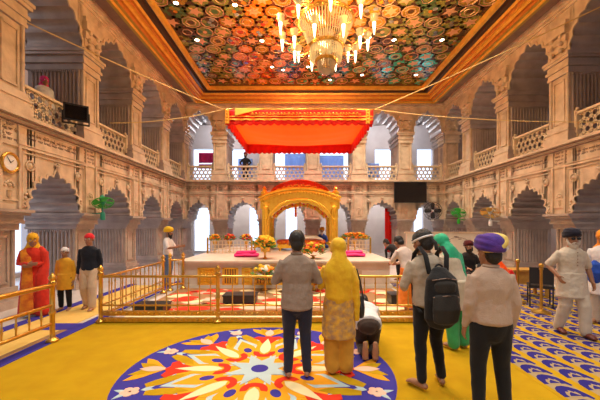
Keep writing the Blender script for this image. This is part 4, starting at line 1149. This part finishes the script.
    def hair(s, m=None, longer=0.):
        a = s.mb(); a.ball(s.h(0,-.022,.045), (.084,.098,.092), 18, M3=s.HM); a.ball(s.h(0,-.05,-.02-longer), (.07,.062,.075), 14, M3=s.HM)
        for sd in (-1, 1): a.ball(s.h(sd*.074,-.005,.035), (.014,.035,.04), 8, M3=s.HM)
        s.hs(a); o = a.obj('hair', m or M['hair'], s.root); blob(o, .009, 1, .012, .02)
    def turban(s, m, size=1., name='turban', tilt=.25, m2=None):
        a = s.mb(); a.ball(s.h(0,-.02,.075), (.103*size,.122*size,.088*size), 20, M3=s.HM)
        for k, (tl, ro, z, rr) in enumerate(((tilt,0,.045,.098),(tilt,.28,.065,.100),(tilt,-.28,.065,.100),(tilt*.6,.5,.09,.088),(tilt*.6,-.5,.09,.088),(tilt,.0,.11,.072))):
            M3 = s.HM @ Matrix.Rotation(tl, 3, 'X') @ Matrix.Rotation(ro, 3, 'Y')
            a.torus(s.h(0,-.015,z), rr*size, .026*size, 24, 8, M3=M3, sx=.88, sy=1.06)
        s.hs(a); o = a.obj(name, m, s.root); blob(o, .010, 1)
        return o
    def bandana(s, m, name='head_scarf', tail=True):
        a = s.mb(); a.ball(s.h(0,-.014,.042), (.087,.108,.088), 18, M3=s.HM)
        if tail: a.loft([s.h(0,-.11,.02), s.h(.01,-.14,-.03), s.h(.02,-.13,-.10)], [(.02,.016),(.022,.012),(.026,.008)], n=8)
        s.hs(a); o = a.obj(name, m, s.root); blob(o, .010, 2, .012, .04); return o
    def face(s, beard=None, glasses=None, mouth=True):
        for sd in (-1, 1):
            a = s.mb(); c = s.h(sd*.030,.083,.012); a.ball(c, .0125, 10, 0); a.ball(c+s.HM @ V(0,.007,0), .0075, 8, 1); s.hs(a); a.obj('eye', [M['eye_white'], M['iris']], s.root)
            a = s.mb(); a.loft([s.h(sd*.012,.095,.034), s.h(sd*.03,.094,.041), s.h(sd*.05,.082,.034)], [.004,.0055,.003], n=6); s.hs(a); a.obj('eyebrow', M['hair'], s.root)
        if mouth:
            a = s.mb(); a.ball(s.h(0,.083,-.062), (.024,.010,.008), 10, M3=s.HM); s.hs(a); a.obj('mouth', M['lip'], s.root)
        if beard:
            a = s.mb(); a.ball(s.h(0,.045,-.10), (.060,.052,.055), 12, M3=s.HM); a.ball(s.h(0,.05,-.16), (.048,.035,.07), 12, M3=s.HM)
            for sd in (-1, 1): a.loft([s.h(sd*.072,.02,-.01), s.h(sd*.062,.04,-.07), s.h(0,.07,-.12)], [.014,.024,.03], n=8)
            for sd in (-1, 1): a.loft([s.h(0,.10,-.047), s.h(sd*.03,.088,-.058), s.h(sd*.045,.07,-.085)], [.011,.011,.008], n=8)
            s.hs(a); o = a.obj('beard', beard, s.root); blob(o, .008, 1, .012, .02)
        if glasses:
            for sd in (-1, 1):
                a = s.mb(); a.ball(s.h(sd*.034,.099,.010), (.028,.005,.020), 12, M3=s.HM); s.hs(a); a.obj('lens', M['screen'], s.root)
            a = s.mb(); a.loft([s.h(-.075,.02,.018), s.h(-.064,.088,.018), s.h(-.03,.106,.022), s.h(.03,.106,.022), s.h(.064,.088,.018), s.h(.075,.02,.018)], [.003]*6, n=6); s.hs(a); a.obj('glasses_frame', M['black_plastic'], s.root)
    def shoes(s, m):
        for sd in (-1, 1):
            a = s.mb(); d = s.toe[sd]-s.an[sd]; lat = d.cross(V(0,0,1)).normalized(); heel = s.an[sd]-V(d.x,d.y,0)*.22+V(0,0,-.045)
            a.loft([heel, s.an[sd].lerp(s.toe[sd],.25)+V(0,0,-.03), s.toe[sd].lerp(s.an[sd],.25)+V(0,0,.004), s.toe[sd]+V(0,0,.004)], [(.042,.040),(.045,.046),(.054,.036),(.048,.024)], xref=lat, n=12)
            o = a.obj('shoe', m, s.root); blob(o, .009, 2)
    def veil(s, m, pts, rads, name='head_veil', extra=(), wr=.02, xref=(1,0,0)):
        a = s.mb(); a.ball(s.h(0,-.018,.035), (.096,.116,.108), 18, M3=s.HM); s.hs(a)
        a.loft(pts, rads, xref=xref, n=20)
        for p, r in extra: a.loft(p, r, n=12)
        o = a.obj(name, m, s.root); blob(o, s.vox, 3, min(wr,.014), .06); return o
Z0 = .0215
# 1 man in taupe shirt, back to us, hands joined in front
taupe = cloth('taupe cotton', (.33,.255,.205)); jeans = cloth('dark navy denim', (.022,.026,.050)); black_t = cloth('black trouser cloth', (.012,.012,.015))
f = Fig('man with black hair in a taupe shirt and dark jeans standing on the medallion rug', -.035, 3.70, 1.65, R(3), Z0, head=(0,R(-6)),
        arms={-1: dict(e=V(-.265,.02,1.12), w=V(-.10,.24,1.14), d=V(.6,.5,.5), n=V(1,0,0)), 1: dict(e=V(.265,.02,1.12), w=V(.10,.24,1.14), d=V(-.6,.5,.5), n=V(-1,0,0))},
        legs={-1: dict(k=V(-.095,.02,.49), a=V(-.105,-.02,.085)), 1: dict(k=V(.10,.02,.49), a=V(.12,-.02,.085))}, vox=.011)
f.body(); f.shirt(taupe, t0=-.2, wr=.035, wide=1.04, g=.02); f.collar(taupe); f.trousers(jeans, cuff=.0, g=.010); f.hair(); f.face()
# 2 woman in yellow
yel = cloth('sheer yellow cloth', (.82,.52,.02), .9, 12, .6, (.72,.40,.015)); flo = cloth('yellow flowered kurta', (.72,.40,.05), c2=(.36,.22,.12), ns=16); must = cloth('mustard cloth', (.62,.30,.03), .85)
f = Fig('woman in a yellow veil and flowered kurta standing beside the man in taupe', .46, 3.80, 1.555, R(0), Z0, head=(R(4),R(-12)),
        arms={-1: dict(e=V(-.23,.03,1.10), w=V(-.08,.22,1.14), d=V(.5,.6,.5), n=V(1,0,0)), 1: dict(e=V(.23,.02,1.10), w=V(.08,.22,1.14), d=V(-.5,.6,.5), n=V(-1,0,0))}, vox=.011,
        legs={-1: dict(k=V(-.085,.02,.49), a=V(-.085,-.02,.085)), 1: dict(k=V(.09,.02,.49), a=V(.09,-.02,.085))})
f.body(); f.shirt(yel, 'kurta_top', t0=-.12, wide=1.0, wr=.02); f.trousers(must, 'salwar', cuff=.0, loose=.035, g=.02, wr=.03)
f.skirt(flo, 'kurta_skirt', .98, .46, (.195,.145), (.225,.165), .03)
f.veil(yel, [f.h(0,-.05,-.03), f.N+V(0,-.04,.03), f.N+V(0,-.038,-.03), f.N+V(0,-.035,-.10), f.N+V(0,-.035,-.20), f.P+V(0,-.03,.20), f.P+V(.0,-.03,.06)], [(.085,.085),(.105,.095),(.165,.115),(.20,.13),(.205,.135),(.18,.13),(.185,.13)],
       extra=[([f.sh[1]+V(-.03,-.05,.0), f.sh[1]+V(.04,-.06,-.16), f.sh[1]+V(.055,-.06,-.40), f.sh[1]+V(.06,-.05,-.66)], [(.04,.05),(.05,.05),(.045,.035),(.035,.02)])])
f.face()
t = thing('handbag', 'small black handbag hanging at the right side of the woman in yellow', 'bag', (.725, 3.86, .66))
a = MB(); a.loft([(0,0,.03),(0,0,.12),(0,0,.24)], [(.05,.10),(.055,.105),(.04,.085)], n=14); blob(a.obj('pouch', M['black_plastic'], t), .01, 2)
for sx in (-.03,.03):
    a = MB(); a.loft([(sx,-.06,.23),(sx-.04,-.05,.45),(sx-.07,0,.57),(sx-.04,.05,.45),(sx,.06,.23)], [.008]*5, n=6); a.obj('handle', M['black_plastic'], t)
# 3 kneeling bowing person
wht = cloth('white cotton', (.74,.74,.76), .93); darkp = cloth('dark brown trouser cloth', (.05,.032,.025)); sole = mat('bare soles', (.40,.20,.10), .6)
f = Fig('person in white shirt and dark trousers kneeling and bowing behind the woman in yellow', .93, 4.40, 1.60, R(-4), Z0, pelvis=V(0,-.02,.44), lean=(0,.46), tors=.50, nz=.12, head=(0,R(-80)), neck_fwd=1.6,
        arms={-1: dict(e=V(-.23,.54,.33), w=V(-.16,.66,.12), d=V(0,.9,-.3), n=V(0,0,-1)), 1: dict(e=V(.23,.54,.33), w=V(.16,.66,.12), d=V(0,.9,-.3), n=V(0,0,-1))},
        legs={-1: dict(k=V(-.09,.06,.075), a=V(-.075,-.29,.085), t=V(-.075,-.33,-.0+.035)), 1: dict(k=V(.09,.06,.075), a=V(.06,-.29,.085), t=V(.06,-.33,.035))}, vox=.011)
f.body(toes=False)
for sd in (-1, 1):
    a = f.mb(); A = f.an[sd]; a.loft([A+V(0,-.02,.15), A+V(0,-.035,.10), A+V(0,-.03,.03), A+V(0,-.02,-.06)], [(.034,.03),(.036,.028),(.045,.026),(.042,.022)], n=12)
    for j in range(5): a.ball(A+V((j-2)*.018,-.02,-.065), .012, 6)
    blob(a.obj('upturned_foot', sole, f.root), .008, 2)
f.shirt(wht, t0=-.16, wide=1.0, wr=.035, g=.028); f.trousers(darkp, cuff=.04, wr=.02); f.hair(); f.face()
# 4 man with backpack
creamsh = cloth('cream cotton shirt', (.50,.42,.33), .88); dkscarf = cloth('black and white striped scarf', (.03,.03,.032), c2=(.05,.05,.05))
f = Fig('man in a cream shirt wearing a black backpack and dark headscarf', 1.405, 3.46, 1.67, R(5), Z0, head=(R(26),R(-14)), lean=(-.03,.04),
        arms={-1: dict(e=V(-.27,.06,1.10), w=V(-.17,.28,1.02), d=V(.3,.8,.0), n=V(1,0,-.3)), 1: dict(e=V(.27,-.02,1.10), w=V(.20,.2,1.0), d=V(-.3,.8,.1), n=V(-1,0,0))},
        legs={-1: dict(k=V(-.11,.0,.49), a=V(-.115,-.05,.085), t=V(-.20,.10,.025)), 1: dict(k=V(.10,.06,.49), a=V(.15,.03,.085), t=V(.20,.19,.025))}, skin=SKIN, vox=.011)
f.body(); f.shirt(creamsh, t0=-.04, wide=1.0, wr=.035, g=.028); f.collar(creamsh); f.trousers(black_t, cuff=.02, g=.008, top=.0); f.hair(); f.face()
f.bandana(dkscarf, tail=True)
a = f.mb(); a.torus(f.h(0,-.014,.028), .088, .012, 24, 8, M3=f.HM @ Matrix.Rotation(R(-10), 3, 'X'), sx=.98, sy=1.20); f.hs(a); blob(a.obj('white_scarf_band', wht, f.root), .008, 1)
pack = cloth('black nylon', (.014,.014,.016), .8); packg = cloth('dark grey nylon', (.035,.033,.032), .8)
bp_z = 1.015
t = thing('backpack', 'black backpack worn by the man in the cream shirt', 'backpack', (f.root.location.x, f.root.location.y, bp_z), R(5))
o0 = V(.0,-.235,0)
a = MB(); a.loft([o0+V(0,.01,-.24), o0+V(0,0,-.2), o0+V(0,-.01,0), o0+V(0,.0,.2), o0+V(0,.03,.275)], [(.15,.07),(.175,.095),(.18,.105),(.16,.09),(.09,.05)], n=20); blob(a.obj('main_compartment', pack, t), .011, 3, .012, .1)
a = MB(); a.loft([o0+V(0,-.085,-.2), o0+V(0,-.10,-.08), o0+V(0,-.085,.04)], [(.13,.04),(.145,.05),(.13,.03)], n=18); blob(a.obj('front_pocket', packg, t), .01, 3)
a = MB(); a.loft([o0+V(0,-.075,.09), o0+V(0,-.075,.16), o0+V(0,-.055,.21)], [(.11,.03),(.115,.035),(.07,.02)], n=16); blob(a.obj('top_pocket', packg, t), .01, 3)
for z in (.055,.22):
    a = MB(); a.loft([o0+V(-.13,-.09+.02*(z>.1),z-.02), o0+V(0,-.115+.03*(z>.1),z), o0+V(.13,-.09+.02*(z>.1),z-.02)], [.005]*3, n=6); a.obj('zipper', M['beam'], t)
a = MB(); a.torus(o0+V(0,.05,.30), .04, .011, 16, 6, M3=Matrix.Rotation(PI/2, 3, 'X')); a.obj('top_handle', pack, t)
for sd in (-1, 1):
    a = MB(); zz = 1.45*1.02-bp_z
    a.loft([o0+V(sd*.09,.07,.25), V(sd*.115,-.13,zz-.03), V(sd*.125,-.02,zz+.045), V(sd*.13,.09,zz-.03), V(sd*.135,.135,zz-.20), V(sd*.16,.05,-.1), V(sd*.16,-.12,-.16)], [(.028,.011)]*5+[(.018,.01)]*2, n=10); a.obj('strap', pack, t)
# 5 man at right with coloured turban
peach = cloth('pale peach shirt', (.50,.37,.29), .88)
purp = cloth('purple turban cloth', (.05,.025,.24), .8, 6, c2=(.13,.05,.34)); yelw = cloth('yellow turban cloth', (.80,.60,.16), .85)
f = Fig('man in pale peach shirt and black trousers with purple and yellow turban', 1.73, 2.90, 1.60, R(-4), Z0, head=(R(18),R(-4)),
        arms={-1: dict(e=V(-.215,-.03,1.10), w=V(-.225,.04,.86)), 1: dict(e=V(.215,-.03,1.10), w=V(.225,.05,.86))}, vox=.011,
        legs={-1: dict(k=V(-.11,.02,.49), a=V(-.12,-.02,.085)), 1: dict(k=V(.11,.02,.49), a=V(.13,-.02,.085))})
f.body(); f.shirt(peach, t0=.0, wide=.98, wr=.012, g=.028); f.collar(peach); f.trousers(black_t, top=.02, g=.012, wr=.008); f.turban(purp, 1.03)
a = f.mb(); a.torus(f.h(.012,-.02,.082), .096, .032, 24, 8, M3=f.HM @ Matrix.Rotation(.35, 3, 'X') @ Matrix.Rotation(-.55, 3, 'Y'), sx=.95, sy=1.1); a.ball(f.h(.06,-.035,.10), (.070,.10,.062), 12, M3=f.HM); f.hs(a); blob(a.obj('yellow_turban_wrap', yelw, f.root), .009, 1)
a = f.mb(); a.ball(f.h(.07,-.075,.03), (.04,.05,.035), 12, M3=f.HM); f.hs(a); blob(a.obj('white_turban_fold', wht, f.root), .008, 1); f.face(); f.hair(longer=.01)
# 6 woman with green veil
green = cloth('green veil cloth', (.03,.50,.26), .8, 8, .6); beige = cloth('beige kameez cloth', (.55,.47,.36), .88); gpant = cloth('bright green trouser cloth', (.05,.36,.12), .8)
f = Fig('woman in a green veil and green trousers standing behind the backpack man', 2.24, 4.55, 1.64, R(25), Z0, lean=(.0,.20), head=(R(10),R(-30)), neck_fwd=.4, vox=.013,
        arms={-1: dict(e=V(-.24,.2,1.08), w=V(-.1,.38,1.06), d=V(.4,.6,.3), n=V(1,0,0)), 1: dict(e=V(.24,.2,1.08), w=V(.1,.38,1.06), d=V(-.4,.6,.3), n=V(-1,0,0))})
f.body(); f.shirt(beige, 'kameez_top', t0=-.1, wide=1.0); f.skirt(beige, 'kameez_skirt', 1.0, .60, (.215,.165), (.245,.20), .012); f.trousers(gpant, 'salwar', cuff=.0, loose=.035, g=.006, wr=.012, top=.0)
f.veil(green, [f.h(0,-.05,-.03), f.N+V(0,-.05,.03), f.N+V(.02,-.06,-.05), f.N+V(.04,-.13,-.2)], [(.085,.085),(.11,.09),(.18,.10),(.15,.06)],
       extra=[([f.sh[1]+V(.02,-.04,.03), f.sh[1]+V(.06,-.08,-.25), f.sh[1]+V(.06,-.12,-.55), f.sh[1]+V(.06,-.12,-.8)], [(.05,.05),(.05,.04),(.045,.03),(.04,.02)])])
f.face()
# 7 person leaning, pale pink shirt, orange cloth
palep = cloth('pale pink cotton', (.72,.58,.52), .9); orange_l = cloth('orange lungi cloth', (.85,.22,.02), .85, 6)
f = Fig('person in a pale shirt and orange lower garment bending left beside the backpack man', 2.17, 6.35, 1.60, R(25), .0205, lean=(0,.22), tors=.50, head=(0,R(-35)), neck_fwd=.6, vox=.014,
        arms={-1: dict(e=V(-.24,.24,1.10), w=V(-.10,.46,1.0), d=V(.2,.9,-.2), n=V(1,0,0)), 1: dict(e=V(.22,.26,1.10), w=V(.08,.46,1.0), d=V(-.2,.9,-.2), n=V(-1,0,0))})
f.body(); f.shirt(palep, wide=1.0); f.skirt(orange_l, 'wrapped_cloth', .96, .18, (.19,.17), (.23,.26), .04); f.hair(); f.face()
# 8 seated dark person in a maroon turban
blk = cloth('black cotton', (.018,.016,.018), .8); maroon = cloth('maroon turban cloth', (.10,.012,.015), .8)
def seated(label, x, y, h, rz, z, seat=.45, **k):
    return Fig(label, x, y, h, rz, z, pelvis=V(0,0,seat+.09), legs={-1: dict(k=V(-.12,.42,seat+.07), a=V(-.12,.40,.085)), 1: dict(k=V(.12,.42,seat+.07), a=V(.12,.40,.085))},
        arms={-1: dict(e=V(-.25,.08,seat+.30), w=V(-.12,.30,seat+.22), d=V(.3,.9,0), n=V(0,0,-1)), 1: dict(e=V(.25,.08,seat+.30), w=V(.12,.30,seat+.22), d=V(-.3,.9,0), n=V(0,0,-1))}, **k)
f = seated('seated person in black clothes and dark maroon turban before the marble screen', 4.42, 8.4, 1.68, R(172), .012, vox=.015)
f.body(); f.shirt(blk, wide=1.04, g=.03); f.trousers(blk); f.turban(maroon); f.face(beard=M['hair'])
t = thing('stool', 'low stool under the seated person in black', 'stool', (4.42, 8.44, .012), R(172))
a = MB(); a.box(-.2,.2,-.18,.18,.37,.41); a.obj('seat', M['wood'], t)
for sx in (-.16,.16):
    for sy in (-.14,.14):
        a = MB(); a.cyl((sx,sy,0),(sx,sy,.38), .02); a.obj('leg', M['wood'], t)
# 9 bearded man in white kurta
kurta = cloth('white kurta cloth', (.62,.54,.44), .92); navy = cloth('dark navy turban cloth', (.016,.016,.035), .8); redsh = mat('dark red shoe leather', (.14,.03,.02), .5); greyb = mat('grey white beard', (.62,.55,.48), .8, bump=.5, bscale=80)
f = Fig('bearded man in a white kurta, dark turban and glasses walking on the patterned carpet', 4.34, 5.12, 1.64, R(172), Z0, head=(R(-6),R(-4)),
        arms={-1: dict(e=V(-.26,-.02,1.10), w=V(-.25,.10,.88)), 1: dict(e=V(.31,-.08,1.13), w=V(.26,.10,.98), d=V(-.2,.5,-.8), n=V(-1,0,0))},
        legs={-1: dict(k=V(-.11,.13,.50), a=V(-.12,.14,.085), t=V(-.14,.31,.025)), 1: dict(k=V(.10,.02,.49), a=V(.11,-.14,.10), t=V(.12,.03,.025))}, vox=.012)
f.body(toes=False); f.shirt(kurta, 'kurta_top', t0=-.1, wide=1.05, sleeve='short', wr=.03, g=.03); f.skirt(kurta, 'kurta_skirt', 1.02, .62, (.20,.15), (.235,.185), .035, cy=.02); f.trousers(kurta, cuff=.0, loose=.018, g=.016, wr=.025)
f.turban(navy, 1.0); f.face(beard=greyb, glasses=True); f.shoes(redsh)
a = f.mb()
for k in range(5): a.ball(f.P+(f.N-f.P)*(.45+.1*k)+V(0,.15,0), .009, 6)
a.obj('buttons', M['beam'], f.root)
# 10 far right person with orange headcloth
orng = cloth('orange headcloth', (.85,.30,.02), .85); bluebag = cloth('blue cloth', (.03,.10,.55), .8)
f = Fig('person in an orange headcloth and white clothes at the right edge of the photo', 5.36, 5.65, 1.64, R(115), Z0, head=(R(20),R(-8)), vox=.014,
        arms={-1: dict(e=V(-.25,.03,1.10), w=V(-.16,.24,1.02), d=V(.2,.9,0)), 1: dict(e=V(.25,.03,1.10), w=V(.18,.24,.98), d=V(-.2,.9,0))})
f.body(); f.shirt(wht, t0=-.1, wide=1.0, sleeve='short'); f.skirt(wht, 'kurta_skirt', 1.0, .55, (.19,.15), (.24,.2), .03); f.trousers(kurta, cuff=.0, loose=.03)
f.veil(orng, [f.h(0,-.05,-.03), f.N+V(0,-.04,.03), f.N+V(0,-.03,-.05)], [(.085,.085),(.11,.09),(.17,.11)], extra=[([f.sh[-1]+V(.0,.06,.02), f.sh[-1]+V(.02,.12,-.3), f.sh[-1]+V(.03,.13,-.75)], [(.05,.04),(.05,.03),(.05,.02)])]); f.face()
a = MB(); a.loft([(0,0,.0),(0,0,.12),(0,0,.26),(0,0,.3)], [(.11,.07),(.14,.09),(.10,.07),(.05,.03)], n=14)
o = a.obj('bag', bluebag); blob(o, .012, 2, .02, .08); o.location = (5.02, 5.45, .84); tag(o, 'blue cloth bag held by the person at the right edge', 'bag')
# 11 woman in red and orange
redsari = cloth('red sari cloth', (.70,.04,.02), .8, 8); orsari = cloth('orange sari cloth', (.80,.28,.02), .85, 8, c2=(.55,.10,.02)); mustv = cloth('golden yellow veil cloth', (.85,.45,.02), .85)
f = Fig('woman in red and orange robes with a golden yellow veil walking behind the left fence', -5.22, 6.25, 1.57, R(-150), .012, head=(R(10),R(-6)), vox=.013,
        arms={-1: dict(e=V(-.22,.04,1.10), w=V(-.02,.20,1.06), d=V(1,.2,0), n=V(0,-1,0)), 1: dict(e=V(.22,.04,1.10), w=V(.03,.22,1.10), d=V(-1,.2,0), n=V(0,-1,0))})
f.body(); f.shirt(redsari, 'blouse', t0=-.1, sleeve='long'); f.skirt(redsari, 'red_skirt', 1.02, .05, (.185,.135), (.25,.2), .05)
f.veil(mustv, [f.h(0,-.05,-.03), f.N+V(0,-.04,.03), f.N+V(0,-.02,-.04)], [(.09,.09),(.12,.10),(.16,.10)])
a = f.mb(); a.loft([f.sh[-1]+V(.03,-.02,.05), f.sh[-1]+V(-.02,.0,-.04), f.sh[-1]+V(-.045,.02,-.30), V(-.16,.06,.85), V(-.17,.08,.5), V(-.18,.09,.10)], [(.06,.08),(.085,.10),(.075,.10),(.12,.13),(.13,.15),(.15,.17)], n=16); blob(a.obj('red_shawl', redsari, f.root), .013, 4, .012, .05)
a = f.mb(); a.loft([f.sh[1]+V(-.03,.07,.03), f.N+V(.09,.12,-.22), f.P+V(.06,.15,.0), V(.06,.20,.45), V(.06,.24,.10)], [(.06,.03),(.09,.03),(.09,.03),(.11,.035),(.12,.035)], n=14); blob(a.obj('orange_sash', orsari, f.root), .012, 3, .012, .05)
f.face()
# 12 child
f = Fig('child in a white headcloth and yellow kurta walking beside the woman in red', -4.86, 6.62, 1.28, R(-170), .014, vox=.012)
amber = cloth('amber yellow cloth', (.82,.42,.03), .85)
f.body(); f.shirt(amber, 'kurta_top', t0=-.1, wide=1.0); f.skirt(amber, 'kurta_skirt', 1.0, .58, (.19,.15), (.22,.17), .03); f.trousers(black_t); f.bandana(wht); f.face()
# 13 man in black top
creamt = cloth('cream trouser cloth', (.66,.50,.34), .9); redb = cloth('red headscarf', (.75,.02,.03), .85)
f = Fig('man in a black long sleeved top, cream trousers and red headscarf in the left aisle', -4.42, 6.72, 1.56, R(-168), .014, vox=.012, legs={-1: dict(k=V(-.10,.12,.50), a=V(-.10,.12,.085), t=V(-.11,.29,.025)), 1: dict(k=V(.10,.03,.49), a=V(.10,-.12,.09), t=V(.11,.05,.025))})
f.body(); f.shirt(cloth('blue black knit', (.014,.018,.030), .8), t0=-.05, wide=1.0); f.trousers(creamt, loose=.02, cuff=.0); f.bandana(redb); f.face()
# 14 attendant with yellow turban
yt = cloth('bright yellow turban cloth', (.88,.56,.02), .88); bj = cloth('blue denim', (.13,.20,.36), .85)
f = Fig('man with a yellow turban, white shirt and blue jeans standing left of the dais', -3.86, 9.35, 1.66, R(-92), .012, head=(0,R(-6)), vox=.014,
        arms={1: dict(e=V(.24,.10,1.13), w=V(.18,.34,1.16), d=V(-.1,.9,.2)), -1: dict(e=V(-.24,.10,1.13), w=V(-.16,.34,1.16), d=V(.1,.9,.2))})
f.body(); f.shirt(wht, sleeve='short', t0=-.08, wide=1.0); f.trousers(bj); f.turban(yt, 1.02); f.face(beard=M['hair'])
# 15 attendant seated under the canopy
blu = cloth('blue robe cloth', (.05,.09,.36), .85)
f = Fig('attendant in an orange turban and blue robe seated under the golden canopy', PX+.98, PYc+.62, 1.62, R(165), DZ, pelvis=V(0,0,.17), tors=.5, vox=.015,
        legs={-1: dict(k=V(-.3,.26,.10), a=V(.06,.30,.06), t=V(.2,.33,.04)), 1: dict(k=V(.3,.26,.10), a=V(-.06,.36,.06), t=V(-.2,.38,.04))},
        arms={-1: dict(e=V(-.25,.08,.36), w=V(-.1,.28,.28), d=V(.4,.8,0)), 1: dict(e=V(.25,.08,.36), w=V(.1,.28,.28), d=V(-.4,.8,0))})
f.body(); f.shirt(blu, wide=1.04, t0=-.1); f.trousers(blu); f.turban(orng); f.face(beard=greyb)
# 16 person bowing at the right end of the dais
f = Fig('person in black with dark hair bending at the right end of the dais', 3.2, 10.2, 1.62, R(40), .012, lean=(0,.44), tors=.5, nz=.22, head=(0,R(-40)), neck_fwd=1.0, vox=.016,
        arms={-1: dict(e=V(-.22,.42,1.0), w=V(-.12,.46,.72), d=V(0,.2,-.9)), 1: dict(e=V(.22,.42,.98), w=V(.12,.46,.72), d=V(0,.2,-.9))})
f.body(); f.shirt(blk, wide=1.04); f.trousers(blk); f.hair(); f.face()
# gallery figures
f = Fig('person in black with a dark red turban leaning on the back gallery railing', -2.93, YB+.62, 1.55, R(176), LEDGE, vox=.016,
        arms={-1: dict(e=V(-.32,.02,1.12), w=V(-.20,.18,.96), d=V(.3,.8,0)), 1: dict(e=V(.32,.02,1.12), w=V(.20,.18,.96), d=V(-.3,.8,0))})
f.body(); f.shirt(blk, wide=1.05); f.trousers(blk); f.turban(cloth('dark red turban cloth', (.25,.02,.02), .8), .95); f.face(beard=M['hair'])
f = Fig('person in dark clothes behind the far railing of the right gallery', XR+.75, 15.95, 1.58, R(100), LEDGE, vox=.018)
f.body(); f.shirt(blk, wide=1.04); f.trousers(blk); f.hair(); f.face()
pinkv = cloth('bright pink veil cloth', (.80,.05,.25), .85)
f = Fig('person in a pink veil and white shawl behind the near left gallery railing', XL-.75, 8.45, 1.56, R(-120), LEDGE, vox=.018)
f.body(); f.shirt(wht, wide=1.25); f.skirt(wht, 'shawl', 1.35, .8, (.2,.14), (.25,.2), .03); f.trousers(wht); f.veil(pinkv, [f.h(0,-.05,-.03), f.N+V(0,-.04,.03), f.N+V(0,-.03,.0)], [(.09,.09),(.12,.10),(.13,.10)]); f.face()
